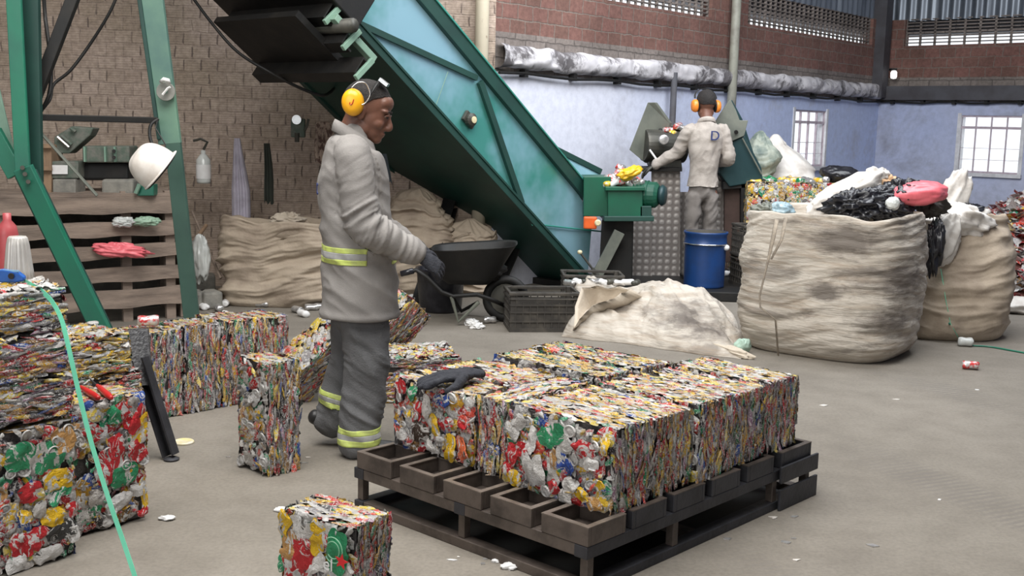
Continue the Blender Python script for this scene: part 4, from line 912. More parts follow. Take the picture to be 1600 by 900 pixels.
# ================================================================== HARD HAT
hc = D(243, 262, 6.25)
t = thing('hard_hat', 'dirty white hard hat hanging by its strap on the right green leg', 'hard hat', hc)
axh = Vector((-.70, -.30, .60)).normalized()     # crown direction
Rh = axh.to_track_quat('Z', 'X').to_matrix()
V = []; 
for i in range(19):
    a = i/18*PI/2; row = []
    for k in range(40):
        th = k*2*PI/40; r = math.cos(a)**.62; x = .125*r*math.cos(th)*(1.0); y = .105*r*math.sin(th)
        rib = .006*math.exp(-(y/.014)**2)+.004*math.exp(-((abs(y)-.045)/.012)**2)
        row.append(Rh @ Vector((x, y, .150*math.sin(a)+rib*math.sin(a)-.02))+Vector(hc))
    V.append(row)
MB().grid(np.array([[tuple(p) for p in r] for r in V]), close_v=True).build('shell', 'helmet', t, smooth=True)
mb = MB(); R_ = [(1.0, -.02), (1.05, -.028), (1.055, -.032), (1.0, -.026)]
P = np.array([[tuple(Rh @ Vector((.125*k_*math.cos(th)*(1.0+.10*max(0, math.cos(th))**3*(k_ > 1)), .105*k_*math.sin(th), z_))+Vector(hc)) for th in [q*2*PI/40 for q in range(40)]] for k_, z_ in R_])
mb.grid(P, close_u=True, close_v=True).build('brim', 'helmet', t, smooth=True)
MB().tube([tuple(Rh @ Vector((.118*math.cos(th), .098*math.sin(th), -.034))+Vector(hc)) for th in [q*2*PI/24 for q in range(24)]], .007, 6, closed=True).build('headband', 'black', t)
MB().tube([D(262, 262, 6.3), D(258, 225, 6.42), D(243, 200, 6.47), D(246, 188, 6.5)], .004, 5).build('strap', 'black', t)

# ================================================================== WOODEN PALLET FENCE
FA, FB = D(-30, 430, 7.75), D(288, 430, 8.52)
fd = (FB-FA)[:2]; FL = np.linalg.norm(fd); fd = fd/FL; fn = np.array([fd[1], -fd[0]])
fe = thing('wooden_board_fence', 'low fence of weathered horizontal boards behind the green frame, junk piled on it', 'fence', (*((FA+FB)[:2]/2), 0))
def fp(u, z, off=0): q = FA[:2]+fd*u+fn*off; return (q[0], q[1], z)
rs = RS(5)
for i, (z, h, dz) in enumerate(((.885, .135, .0), (.70, .108, .01), (.530, .100, .02), (.360, .108, .015), (.175, .135, .03))):
    mb = MB(); n = 24
    Pg = np.zeros((n+1, 4, 3))
    for k in range(n+1):
        u = FL*k/n; z0 = z-h/2+.006*math.sin(k*.8+i)+dz*(k/n-.5); z1 = z+h/2+.005*math.sin(k*.5+i*2)+dz*(k/n-.5)
        for m_, (zz, of) in enumerate(((z0, 0), (z1, 0), (z1, .028), (z0, .028))): Pg[k, m_] = fp(u, zz, of)
    mb.grid(Pg, close_v=True); mb.add(Pg[0], [(0, 1, 2, 3)]); mb.add(Pg[-1], [(3, 2, 1, 0)]); mb.build('board', 'wood', fe)
for u in (.15, 1.0, FL-.10):
    mb = MB(); mb.box(fp(u, .49, -.035), (.07, .05, .98), Rz(math.atan2(fd[1], fd[0]))); mb.build('fence_post', 'wood', fe)
MB().box(fp(FL/2, .48, -.62), (FL, .02, .96), Rz(math.atan2(fd[1], fd[0]))).build('gap_darkening_panel', 'crate', fe)  # dark panel added behind the boards to blacken the gaps
for u in (0.01, FL-.01): MB().box(fp(u, .48, -.33), (.02, .58, .95), Rz(math.atan2(fd[1], fd[0]))).build('gap_blocking_panel', 'wood', fe)  # added ends that shut light out of the gaps
MB().box(fp(FL/2, .955, -.30), (FL, .66, .025), Rz(math.atan2(fd[1], fd[0]))).build('shelf_board', 'wood', fe)  # shelf made deep to darken the space behind the boards
ud = lambda px: (np.dot(D(px, 300, 8.2)[:2]-FA[:2], fd))
def junk(nm, label, x0, x1, y0, y1, Y, dep, mat, cat, bev=.008, extra=None):
    q = thing(nm, label, cat, D((x0+x1)/2, y1, Y)); a, b, c, d = D(x0, y0, Y), D(x1, y0, Y), D(x1, y1, Y), D(x0, y1, Y)
    MB().prism([a, b, c, d], (0, dep, 0)).build('body', mat, q, bevel=bev); return q
j = junk('wooden_crate', 'narrow upright wooden crate on the fence beside the left post', 58, 80, 226, 306, 8.20, .22, 'wood_light', 'crate')
for y in (228, 263, 300): MB().beam(D(57, y, 8.17), D(81, y, 8.17), .02, .03).build('crate_slat', 'wood_light', j)
j = junk('concrete_block', 'grey concrete block resting on the fence beside the wooden crate', 82, 118, 280, 306, 8.20, .2, 'concrete', 'block')
j = junk('concrete_block', 'rough grey concrete block below the hard hat, under the green casting', 158, 208, 280, 306, 8.30, .16, 'concrete', 'block', .02)
j = junk('metal_box', 'flat grey metal box with a white sticker on the fence', 80, 122, 252, 279, 8.22, .2, 'junk_green', 'box')
MB().prism([D(82, 258, 8.21), D(106, 258, 8.21), D(106, 272, 8.21), D(82, 272, 8.21)], (0, -.006, 0)).build('sticker', 'white', j)
j = junk('green_gearbox', 'dusty dark green gear housing lying on the junk behind the fence', 128, 202, 228, 254, 8.28, .2, 'junk_green', 'gearbox', .012)
for x in (133, 165, 180): MB().box(D(x, 241, 8.26), (.012, .03, .11)).build('housing_rib', 'green_pale', j)
for x, y in ((178, 236), (178, 246)): MB().tube([D(x, y, 8.28), D(x, y, 8.22)], .014, 8).build('bolt', 'black', j)
j = junk('dark_casting', 'black machine casting under the green gear housing', 118, 200, 255, 282, 8.34, .2, 'black', 'machine part', .02)
j = thing('scrap_plate', 'tilted dusty grey-green casting on top of the junk heap', 'machine part', D(112, 245, 8.3))
mb = MB(); mb.prism([D(84, 214, 8.3), D(112, 197, 8.3), D(146, 200, 8.3), D(140, 212, 8.3), D(108, 240, 8.3), D(84, 240, 8.3)], (0, .14, 0)); mb.build('plate', 'junk_green', j, bevel=.01)
for (a, b) in (((90, 214), (108, 230)), ((96, 212), (112, 226)), ((110, 200), (118, 206))): MB().tube([D(*a, 8.27), D(*b, 8.27)], .012, 8).build('rod', 'steelwire' if a[0] == 90 else 'junk_green', j)
j = thing('green_lever_part', 'bright green casting with pale lever at the foot of the hard hat', 'machine part', D(222, 300, 8.32))
MB().prism([D(212, 290, 8.3), D(240, 288, 8.3), D(240, 306, 8.3), D(214, 306, 8.3)], (0, .1, 0)).build('body', 'green_post', j, bevel=.006)
MB().tube([D(212, 302, 8.27), D(218, 288, 8.27)], .016, 8).build('lever', 'green_pale', j)
def crumple(name, label, cat, ctr, size, mat, seed, rot=(0, 0, 0), amp=.35, fr_=4.0, flat=1.0, thing_kw=None, n=28):
    """crumpled film or cloth: a lump with sharp folds"""
    u, v = np.meshgrid(np.linspace(0, PI, n), np.linspace(0, 2*PI, n*2, endpoint=False), indexing='ij')
    P = np.stack([np.sin(u)*np.cos(v), np.sin(u)*np.sin(v), np.cos(u)], -1)
    r = 1+amp*ridge(P*fr_*.5+seed*3.1, seed, 3)*.6+amp*fbm(P*2+seed, seed+5, 2)*.6
    P = P*r[..., None]*np.array(size)/2
    R = np.array(Matrix.Rotation(rot[2], 3, 'Z') @ Matrix.Rotation(rot[1], 3, 'Y') @ Matrix.Rotation(rot[0], 3, 'X'))
    P = P @ R.T+np.array(ctr)
    o = MB().grid(P, close_v=True).build(name, mat, smooth=True); return tag(o, label, cat, **(thing_kw or {}))
crumple('plastic_bag', 'crumpled pink and red plastic bag stuffed between the fence boards', 'bag', D(190, 392, 8.17), (.30, .08, .08), 'plastic_pink', 3, (0, .1, .3), .5, 6)
crumple('plastic_bag', 'pale green crumpled film stuck under the top fence board', 'bag', D(228, 346, 8.27), (.16, .06, .06), simple('pale_green_film', (.28, .42, .31), .4), 4, (0, 0, .3), .5, 6)
crumple('plastic_bag', 'grey crumpled film beside the pale green one in the fence', 'bag', D(193, 347, 8.2), (.12, .06, .06), 'clear_film', 5, (0, 0, .3), .5, 6)

# ================================================================== THINGS HUNG ON THE BROWN WALL
def wY(px): return 9.55 if px < 300 else 9.62
def hanging_cloth(label, top, bot, w0, w1, mat, Y, seed, name='hanging_cloth'):
    n, m = 30, 14; P = np.zeros((n, m, 3)); a, b = D(*top, Y), D(*bot, Y)
    for i in range(n):
        t_ = i/(n-1); w = w0+(w1-w0)*min(1, t_*1.6)
        for j_ in range(m):
            s_ = j_/(m-1)-.5; c = a+(b-a)*t_; P[i, j_] = (c[0]+s_*w, c[1]-.03-.025*math.sin(s_*19+seed)*min(1, t_*2+.3)-.015*math.sin(t_*6+seed), c[2]-.04*abs(math.sin(s_*7+seed))*t_)
    back = P.copy(); back[..., 1] += .012
    loop = np.concatenate([P, back[:, ::-1]], 1)
    o = MB().grid(loop, close_v=True).build(name, mat, smooth=True); return tag(o, label, 'cloth')
hanging_cloth('lilac grey work coat hanging from a nail on the brown wall', (372, 216), (378, 342), .05, .16, 'lilac', 9.68, 1)
hanging_cloth('dark green twisted rag hanging on the brown wall', (418, 224), (421, 312), .05, .08, 'dark_cloth', 9.70, 2)
hanging_cloth('bundle of brown and white rags hanging just behind the worker\'s shoulder', (505, 190), (512, 250), .12, .20, simple('mottled_rag', (.35, .27, .22), .9, 0, (.10, .06, .05), 22, .45, .55), 9.70, 3)
hanging_cloth('dark grey cloth hanging behind the worker\'s chest', (596, 240), (602, 282), .09, .13, simple('slate_cloth', (.07, .085, .10), .9), 9.72, 4)
t = thing('wall_bottle', 'clear plastic bottle with white label fixed on the brown wall', 'bottle', D(318, 272, 9.6))
q = D(318, 268, 9.60); MB().lathe([(.001, -.10), (.055, -.10), (.06, -.08), (.06, .10), (.03, .14), (.02, .15), (.02, .18), (.001, .18)], q, 16).build('bottle_body', 'clear_film', t, smooth=True)
MB().lathe([(.063, -.06), (.064, .06)], q, 16).build('label_patch', 'white', t, smooth=True)
MB().tube([D(302, 220, 9.6), D(314, 217, 9.6), D(324, 222, 9.6), D(318, 234, 9.6)], .012, 6).build('holding_wire', 'machine_dark', t)
t = thing('wall_fitting', 'small metal tap fitting with round dial high on the brown wall', 'fitting', D(466, 200, 9.7))
MB().lathe([(.001, -.02), (.04, -.02), (.04, .02), (.001, .02)], D(464, 187, 9.66), 16, Matrix.Rotation(PI/2, 3, 'X')).build('dial', 'steelwire', t)
MB().box(D(466, 200, 9.70), (.12, .06, .16)).build('bracket', 'junk_green', t, bevel=.01)
MB().tube([D(476, 204, 9.62), D(480, 196, 9.62), D(482, 186, 9.62)], .012, 8).build('spout', 'machine_dark', t)
MB().tube([D(464, 208, 9.66), D(464, 222, 9.66)], .02, 8).build('stub_pipe', 'machine_dark', t)
# tools leaning by the wall
for lb, a, b, r, mt in (('thin wooden stick leaning on the wall right of the green leg', (300, 330), (345, 435), .012, 'wood'), ('short wooden stick crossing the longer one beside the green leg', (322, 352), (300, 382), .016, 'wood_light'),
                     ('dark handle leaning left of the tan sack', (356, 392), (372, 446), .016, 'dark_cloth')):
    tag(MB().tube([D(*a, 9.5), D(*b, 9.2)], r, 8).build('stick', mt), lb, 'stick')
t = thing('dustpan', 'small pale blue dustpan standing beside the tan sack', 'dustpan', D(366, 395, 9.2))
MB().prism([D(356, 366, 9.2), D(376, 368, 9.2), D(375, 390, 9.2), D(358, 388, 9.2)], (0, .03, 0)).build('pan', simple('pale_blue_plastic', (.50, .56, .60), .5), t, bevel=.005)
MB().beam(D(360, 390, 9.2), D(366, 446, 9.15), .02, .02).build('handle', 'wood_light', t)
crumple('paper_sack', 'grey white crumpled paper sack behind the right green leg', 'sack', D(314, 405, 9.1), (.12, .12, .36), 'clear_film', 8, (0, 0, 0), .3, 4)
j = thing('bricks', 'broken concrete rubble at the foot of the brown wall', 'rubble', G(325, 470))
for i, (x, y, w) in enumerate(((318, 462, .22), (338, 440, .16), (345, 462, .16))): MB().box(G(x, y+8)+np.array([0, -.35, .07]), (w, .2, .14+.05*(i == 1)), Rz(.3*i)).build('chunk', 'concrete', j, bevel=.02)

# ================================================================== SACKS
def sack(name, label, ctr, rx, ry, H, mat, seed, rz=0., top='open', nexp=3.2, bulge=.06, fold=.022, taper=0.0, lean=(0, 0), prof=None, rim=True, nz=90, na=200, hfreq=1.0, sag=.03):
    """woven bulk sack: rounded-square section, horizontal creases, folded-over rim and hollow or filled top"""
    a = np.linspace(0, 2*PI, na, endpoint=False); z = np.linspace(0, 1, nz)
    Z, Aa = np.meshgrid(z, a, indexing='ij')
    c, s_ = np.cos(Aa), np.sin(Aa); r = (np.abs(c)**nexp+np.abs(s_)**nexp)**(-1/nexp)
    k = 1+bulge*np.sin(PI*np.clip(Z, 0, 1))-taper*Z-.10*np.exp(-Z/.035)
    if prof is not None: k = k*np.interp(Z, *zip(*prof))
    X = r*c*rx*k; Y = r*s_*ry*k
    Zz = Z*H
    q = np.stack([X*1.0, Y*1.0, Zz], -1)
    # creases: long horizontal wrinkles, denser at mid height, plus sag folds
    q = q.copy(); q[..., 2] += fbm(q*1.7+seed*1.3, seed+21, 2)*.085+(q[..., 0]-q[..., 1])*.10*math.sin(seed)
    w = ridge(q*np.array([1.6, 1.6, 9*hfreq])+seed*5.3, seed, 3)*fold*.75+ridge(q*np.array([3.5, 3.5, 22*hfreq])+seed, seed+3, 2)*fold*.28+fbm(q*np.array([2.2, 2.2, 2.6])+seed*2.2, seed+9, 3)*fold*1.4
    w = w*np.clip(Z*9, .25, 1)
    nx_, ny_ = c*r/np.maximum(rx, .01), s_*r/np.maximum(ry, .01); nn = np.sqrt(nx_**2+ny_**2); X = X+w*nx_/nn; Y = Y+w*ny_/nn
    Zz = Zz+fbm(np.stack([c*1.6, s_*1.6, Z*0+seed], -1), seed+2, 3)*sag*Z
    X = X+lean[0]*Z*H; Y = Y+lean[1]*Z*H
    rows = [np.stack([X, Y, Zz], -1)]
    last = rows[0][-1]; cx, cy = last[:, 0].mean(), last[:, 1].mean(); ctr2 = np.array([cx, cy, 0])
    inner = []
    zt = last[:, 2].mean()
    if top == 'open':   # rim rolls inward and the cloth drops inside
        for kk, dz in ((.985, .012), (.96, .008), (.94, -.03), (.92, -.09), (.85, -.13), (.5, -.12), (.02, -.10)):
            p = last.copy(); p[:, :2] = ctr2[:2]+(p[:, :2]-ctr2[:2])*kk; p[:, 2] = (p[:, 2] if kk > .9 else zt)+dz; inner.append(p)
    else:
        for kk in np.linspace(.97, .02, 16):
            p = last.copy(); p[:, :2] = ctr2[:2]+(p[:, :2]-ctr2[:2])*kk; p[:, 2] = p[:, 2]*kk+zt*(1-kk)+.10*(1-kk**2)*(1 if top == 'heap' else .3)
            p[:, 2] += fbm(p*6+seed, seed+4, 3)*.03; inner.append(p)
    P = np.concatenate([rows[0], np.array(inner)], 0)
    P = np.concatenate([np.concatenate([np.tile(P[0].mean(0), (1, na, 1))*np.array([1, 1, 0])], 0), P], 0)
    P[..., 2] = np.maximum(P[..., 2], 0)
    Rr = np.array(Rz(rz)); P = P @ Rr.T+np.array([ctr[0], ctr[1], ctr[2] if len(ctr) > 2 else 0])
    o = MB().grid(P, close_v=True).build(name, mat, smooth=True)
    return tag(o, label, 'sack'), P
big, PB = sack('bulk_sack', 'largest bulk sack, stained with dark oil marks and packed full, right of centre', (2.28, 7.93), .56, .50, .985, 'bag_stained', 11, rz=-.64, nexp=3.6, bulge=.05, fold=.015, hfreq=1.7, lean=(.0, .0), prof=((0, .95), (.15, 1.0), (.55, .99), (.85, .98), (1, .97)), sag=.025)
def strap_on(parent, pts, w, mat, name='strap'):
    mb = MB(); mb.tube(pts, w, 6, flat=.35); return mb.build(name, mat, parent, smooth=True)
strap_on(big, [D(1214, 342, 7.44), D(1208, 372, 7.38), D(1197, 420, 7.36), D(1187, 462, 7.38), D(1188, 480, 7.38), D(1212, 500, 7.34), D(1216, 555, 7.40)], .016, 'rope')
strap_on(big, [D(1228, 340, 7.42), D(1221, 375, 7.37), D(1205, 405, 7.36)], .014, 'rope')
s2, P2_ = sack('bulk_sack', 'tan bulk sack bulging at its foot, behind and right of the stained one', (3.37, 8.75), .43, .42, .92, 'bag_tan', 23, rz=-.1, nexp=2.6, bulge=.10, fold=.032, taper=.14, prof=((0, 1.12), (.25, 1.10), (.6, 1.0), (1, .92)), hfreq=.7, lean=(.06, 0))
strap_on(s2, [D(1470, 420, 8.33), D(1478, 470, 8.28), D(1485, 505, 8.25), D(1500, 532, 8.25)], .006, 'strap_green')
s3, P3_ = sack('bulk_sack', 'tan bulk sack slumped against the brown wall beyond the worker\'s back', (-1.93, 9.33), .49, .26, .70, 'bag_tan', 31, rz=.05, nexp=3.2, bulge=.05, fold=.042, hfreq=.8, sag=.05)
sack('bulk_sack', 'pale sack standing behind the conveyor leg, right of the worker\'s arm', (-.86, 10.02), .27, .17, .86, 'bag_tan', 37, nexp=2.4, bulge=.05, fold=.045, hfreq=1.3, top='heap', prof=((0, 1.1), (.6, 1.05), (.8, .85), (.95, .7), (1, .62)))
sack('bulk_sack', 'second pale sack, lower one below the conveyor beside its leg', (-.40, 10.08), .24, .14, .56, 'bag_tan', 41, nexp=2.4, bulge=.05, fold=.045, hfreq=1.3, top='heap')
crumple('twisted_rag', 'twisted white cloth lying on top of the slumped tan sack', 'cloth', D(450, 343, 9.3), (.20, .12, .10), 'bag', 9, (0, 0, .4), .5, 5)
# flattened sack on the floor, its mouth held open at the left
def flat_sack():
    n, m = 130, 90; P = np.zeros((n, m, 3)); 
    L0, L1, R0, R1 = G(884, 527), G(905, 470), G(1170, 563), G(1140, 492)
    for i in range(n):
        s_ = i/(n-1)
        for j_ in range(m):
            t_ = j_/(m-1); a = L0+(R0-L0)*s_; b = L1+(R1-L1)*s_; P[i, j_] = a+(b-a)*t_
    S, T = np.meshgrid(np.linspace(0, 1, n), np.linspace(0, 1, m), indexing='ij')
    env = np.clip(np.sin(PI*T), 0, 1)**.45*np.clip(S/.05, 0, 1)**.6*np.clip((1-S)/.12, 0, 1)**.7
    H = .20+.13*np.exp(-((S-.60)/.22)**2)-.02*S+.05*np.exp(-((S-.12)/.1)**2)
    z = env*H*(.55+.45*np.sin(PI*np.clip(T*.72+.05, 0, 1)))
    f = fbm(np.stack([S*4, T*2.4, S*0], -1), 71, 3)*.035+ridge(np.stack([S*5+T*2, T*4, S*0], -1), 72, 3)*.036+ridge(np.stack([S*16, T*2+S*3, S*0], -1), 74, 2)*.008
    P[..., 2] = np.maximum(z+f*np.clip(env*1.5, 0, 1), .004*1)
    P[..., 1] += fbm(np.stack([S*6, T*0, T*2], -1), 75, 2)*.05; P[..., 0] += fbm(np.stack([S*0+3, T*5, S*3], -1), 76, 2)*.04
    und = P.copy(); und[..., 2] = 0.001
    mb = MB(); mb.grid(np.concatenate([P, und[:, ::-1]], 1), close_v=True); return mb
fs = tag(flat_sack().build('flattened_sack', 'bag_floor', smooth=True), 'half-empty pale sack lying flat on the floor with dark stain, mouth open', 'sack')
# open mouth at its left end: a raised lip around a dark hollow
lip = [D(896, 515, 8.05), D(898, 480, 8.15), D(908, 452, 8.25), D(935, 448, 8.3), D(985, 452, 8.3), D(960, 465, 8.2), D(925, 480, 8.1), D(905, 500, 8.05)]
c_ = sum(lip)/len(lip); rim = np.array(lip); N_ = 64
tt = np.linspace(0, len(lip), N_, endpoint=False); rimf = np.array([rim[int(q) % 8]*(1-(q % 1))+rim[(int(q)+1) % 8]*(q % 1) for q in tt])
rings = []
base = np.array([G(892+170*(1-abs(1-k/(N_/2)))**.9, 520-20*math.sin(k/N_*PI)) for k in range(N_)])
for q, dy in ((0, 0.0), (.35, .0), (.7, .0), (1.0, 0)):
    rings.append(base*(1-q)+rimf*q+np.array([[0, 0, 0]]))
for q in (.9, .6, .25, .02): rings.append(c_*(1-q)+rimf*q+np.array([.02, .16*(1-q)+.02, -.10*(1-q)]))
Pm = np.array(rings); Pm += (ridge(Pm*7, 81, 2)*.010)[..., None]*np.array([.3, .3, 1]); Pm[..., 2] = np.maximum(Pm[..., 2], .003)
MB().grid(Pm, close_v=True).build('sack_mouth', 'bag', fs, smooth=True)
crumple('plastic_bottle', 'crushed pale green bottle under the edge of the flattened sack', 'bottle', G(1160, 552)+np.array([0, 0, .05]), (.10, .08, .12), simple('mint_plastic', (.45, .62, .52), .4), 12, (.4, .3, 0), .2, 3)
crumple('sack_scrap', 'pale folded scrap of sack cloth beside the crushed green bottle', 'cloth', G(1140, 556)+np.array([0, 0, .035]), (.30, .08, .06), 'bag', 13, (0, .1, -.7), .35, 4)

# ================================================================== WHEELBARROW, CRATES, DRUM
wb = thing('wheelbarrow', 'black steel wheelbarrow with deep tray in the shade under the conveyor', 'wheelbarrow', (*G(735, 508)[:2], 0))
YW = 8.45
def ring_tray(z, x0, x1, y0, y1, n=10):
    pts = []
    for k in range(40):
        a = k*2*PI/40; c, s_ = math.cos(a), math.sin(a); r = (abs(c)**4+abs(s_)**4)**(-.25); pts.append(((x0+x1)/2+(x1-x0)/2*c*r, (y0+y1)/2+(y1-y0)/2*s_*r, z))
    return pts
xa, xb = D(672, 420, YW)[0], D(806, 420, YW)[0]
Pt = []
for z, i0, i1, dy in ((.31, .13, .22, .12), (.36, .06, .17, .06), (.565, .0, .0, .0), (.575, -.01, -.01, -.01), (.56, .01, .01, .01), (.37, .07, .18, .07), (.325, .14, .23, .13)):
    Pt.append(ring_tray(z, xa+i0*.9, xb-i1*.9, YW-.05+dy, YW+.55-dy))
Pt = np.array(Pt); Pt[2:5, :, 2] += (.05*np.clip((Pt[2:5, :, 0]-xa)/(xb-xa), 0, 1))
mb = MB(); mb.grid(Pt, close_v=True); mb.add(Pt[0], [tuple(range(40))]); mb.build('tray', 'black', wb, smooth=True)
for dy in (0., .5):
    pts = [D(628, 428, YW+dy*.9), D(650, 422, YW+dy*.9), D(668, 434, YW+dy), D(690, 456, YW+dy), D(708, 463, YW+dy), D(745, 460, YW+dy), D(772, 470, YW+dy*.8+.05), D(790, 478, YW+.22)]
    MB().tube(pts, .017, 8).build('handle_rail', 'black', wb, smooth=True)
    f = G(716, 509); MB().tube([D(705, 462, YW+dy), (f[0], YW+dy+.02, .03), D(748, 472, YW+dy)], .016, 8).build('stand_leg', 'machine_grey' if dy == 0 else 'black', wb)
    MB().tube([D(626, 428, YW+dy*.9), D(646, 423, YW+dy*.9)], .023, 8).build('grip', 'plastic_black', wb, smooth=True)
wc = D(790, 478, YW+.24); mb = MB()
mb.tube([(wc[0]+.15*math.cos(k*2*PI/28), wc[1], .185+.15*math.sin(k*2*PI/28)) for k in range(28)], .035, 10, closed=True); mb.build('tyre', 'black', wb, smooth=True)
MB().lathe([(.001, -.03), (.10, -.02), (.12, -.02), (.12, .02), (.10, .02), (.001, .03)], (wc[0], wc[1], .185), 20, Matrix.Rotation(PI/2, 3, 'X')).build('wheel_rim', 'machine_dark', wb)
crumple('cement_sack', 'dark lump of dusty material heaped in the wheelbarrow', 'sack', D(742, 415, YW+.25)+np.array([0, 0, -.03]), (.42, .34, .20), 'black', 21, (0, 0, 0), .2, 3)
t = thing('plastic_barrel', 'black plastic tub standing in the dark behind the wheelbarrow handles', 'tub', (*G(678, 508)[:2]+np.array([0, .25]), 0))
q = G(682, 500)+np.array([0, .45, 0]); MB().lathe([(.001, .01), (.16, .0), (.175, .02), (.20, .34), (.21, .36), (.19, .355), (.16, .05), (.001, .04)], (q[0], q[1], 0), 28).build('tub_body', 'plastic_black', t, smooth=True)

def crate(label, x, y, rz, L=.52, Wd=.36, H=.30, group='black plastic crates'):
    t = thing('plastic_crate', label, 'crate', (x, y, 0), 0, group)
    R = Rz(rz); o = Vector((x, y, 0))
    def bx(mb, c, s_): mb.box(o+R @ Vector(c), s_, R)
    for sx2 in (-1, 1):
        for sy2 in (-1, 1):
            fr_ = MB(); bx(fr_, (sx2*(L/2-.02), sy2*(Wd/2-.02), H/2), (.04, .04, H)); fr_.build('corner_post', 'crate', t, bevel=.004)
    rm = MB()
    for z, h_, ex_ in ((H-.012, .024, .012), (H-.05, .012, .004)):
        bx(rm, (0, -Wd/2, z), (L+ex_, .022, h_)); bx(rm, (0, Wd/2, z), (L+ex_, .022, h_)); bx(rm, (-L/2, 0, z), (.022, Wd, h_)); bx(rm, (L/2, 0, z), (.022, Wd, h_))
    rm.build('rim', 'crate', t, bevel=.004)
    for sgn in (-1, 1):
        w = MB()
        for z, h_ in ((.015, .03), (H*.27, .014), (H*.50, .014), (H*.68, .014)): bx(w, (0, sgn*Wd/2, z), (L, .012, h_))
        bx(w, (0, sgn*(Wd/2-.007), H*.38), (L-.08, .005, H*.55))
        for k in range(9): bx(w, ((k-4)*L/9.5, sgn*Wd/2, H*.38), (.008, .01, H*.72))
        w.build('side_wall', 'crate', t)
        w = MB()
        for z, h_ in ((.015, .03), (H*.27, .014), (H*.50, .014), (H*.68, .014)): bx(w, (sgn*L/2, 0, z), (.012, Wd, h_))
        for k in range(6): bx(w, (sgn*L/2, (k-2.5)*Wd/6.5, H*.38), (.01, .008, H*.72))
        w.build('end_wall', 'crate', t)
    b = MB(); bx(b, (0, 0, .012), (L-.02, Wd-.02, .012)); b.build('crate_floor', 'crate', t); return t
qa, qb = G(797, 519), G(903, 519); ra = math.atan2(qb[1]-qa[1], qb[0]-qa[0]); rdir = np.array([math.cos(ra), math.sin(ra)])
cc_ = (qa[:2]+qb[:2])/2+np.array([-rdir[1], rdir[0]])*.18
crate('black slatted plastic crate standing in front of the conveyor foot', cc_[0], cc_[1], ra)
q = G(905, 490); crate('second black crate half hidden behind the flattened sack', q[0]+.12, q[1]+.35, ra-.1, L=.5)
# black crates / scrap by the drum
ZPL = .09
bp = G(1050, 462); t = thing('steel_base_plate', 'dark low steel platform under the blue drum and the sorting machine', 'platform', (1.9, 10.9, 0))
MB().prism([(.95, 10.05, 0), (2.75, 9.95, 0), (3.0, 11.6, 0), (1.1, 11.9, 0)], (0, 0, ZPL)).build('platform_deck', 'black', t, bevel=.01)
q = D(1152, 420, 10.45); 
for k, (dz, lb) in enumerate(((0, 'lower dark crate between the blue drum and the stained sack'), (.30, 'upper dark crate between the blue drum and the stained sack'))):
    c_ = crate(lb, 2.32, 10.52, .15, L=.42, group='dark crates beside the drum'); 
    for o in c_.children: o.location.z += 0
    c_.location.z = ZPL+dz*.92
    for o in c_.children: pass
dr = thing('steel_drum', 'open dark blue steel drum with a white knob, behind the flattened sack', 'drum', (0, 0, 0))
q = D(1101, 410, 10.35); rD = 33.5*10.35/FPX; zb = ZPL; zt_ = D(1101, 362, 10.3)[2]; hD = zt_-zb; dr.location = (q[0], q[1], zb)
bpy.context.view_layer.update()
prof = [(.001, .0), (rD*.93, 0), (rD*.95, .015), (rD*.94, .03)]
for zz in np.linspace(.05, hD*.74, 5): prof.append((rD*(.94+.03*zz/hD), zz))
prof += [(rD*.985, hD*.77), (rD*1.02, hD*.785), (rD*.985, hD*.80), (rD*.97, hD*.93), (rD*1.03, hD*.97), (rD*1.03, hD), (rD*.95, hD)]
MB().lathe(prof, (q[0], q[1], zb), 40).build('drum_body', 'barrel', dr, smooth=True)
MB().lathe([(rD*.95, hD), (rD*.93, hD*.96), (rD*.92, hD*.72), (.001, hD*.72)], (q[0], q[1], zb), 40).build('drum_lining', 'barrel_in', dr, smooth=True)
MB().lathe([(rD*1.02, hD*.775), (rD*1.045, hD*.785), (rD*1.02, hD*.795)], (q[0], q[1], zb), 40).build('drum_hoop', 'steelwire', dr, smooth=True)
MB().lathe([(.001, -.02), (.024, -.02), (.028, .01), (.015, .03), (.001, .03)], D(1135, 387, 10.25), 12, Matrix.Rotation(PI/2, 3, 'X')).build('drum_knob', 'white', dr, smooth=True)

# ================================================================== SORTING MACHINE
sm = thing('sorting_machine', 'olive and dark teal sorting machine with embossed panels where the second worker stands', 'machine', (*G(1090, 450)[:2], 0))
def plate(nm, pts, Y, off, mat, bev=.004, par=None):
    P = [D(p[0], p[1], p[2] if len(p) > 2 else Y) for p in pts]; return MB().prism(P, off).build(nm, mat, par or sm, bevel=bev)
plate('embossed_panel', ((1018, 264), (1063, 264), (1063, 440), (1018, 440)), 11.05, (0, .03, 0), 'tread')
plate('embossed_panel', ((985, 330), (1019, 330), (1019, 440), (985, 440)), 11.0, (0, .03, 0), 'tread')
plate('embossed_panel', ((1063, 300), (1112, 300), (1112, 440), (1063, 440)), 11.35, (0, .03, 0), 'tread')
plate('embossed_panel', ((1108, 264), (1132, 264), (1132, 430), (1108, 430)), 11.15, (0, .03, 0), 'tread')
plate('brown_leg_plate', ((1132, 266), (1157, 270), (1157, 410), (1132, 410)), 11.1, (0, .25, 0), simple('brown_rust_steel', (.09, .055, .045), .6, .2))
plate('work_shelf', ((1000, 262), (1066, 262), (1066, 268), (1000, 268)), 10.95, (0, .5, 0), 'black')
hp = plate('left_hopper_side', ((1012, 160, 11.1), (1023, 160, 11.1), (1046, 192, 11.2), (1040, 215, 11.2), (1008, 255, 11.15), (983, 234, 11.1)), 11.1, (.03, .03, 0), 'machine_grey')
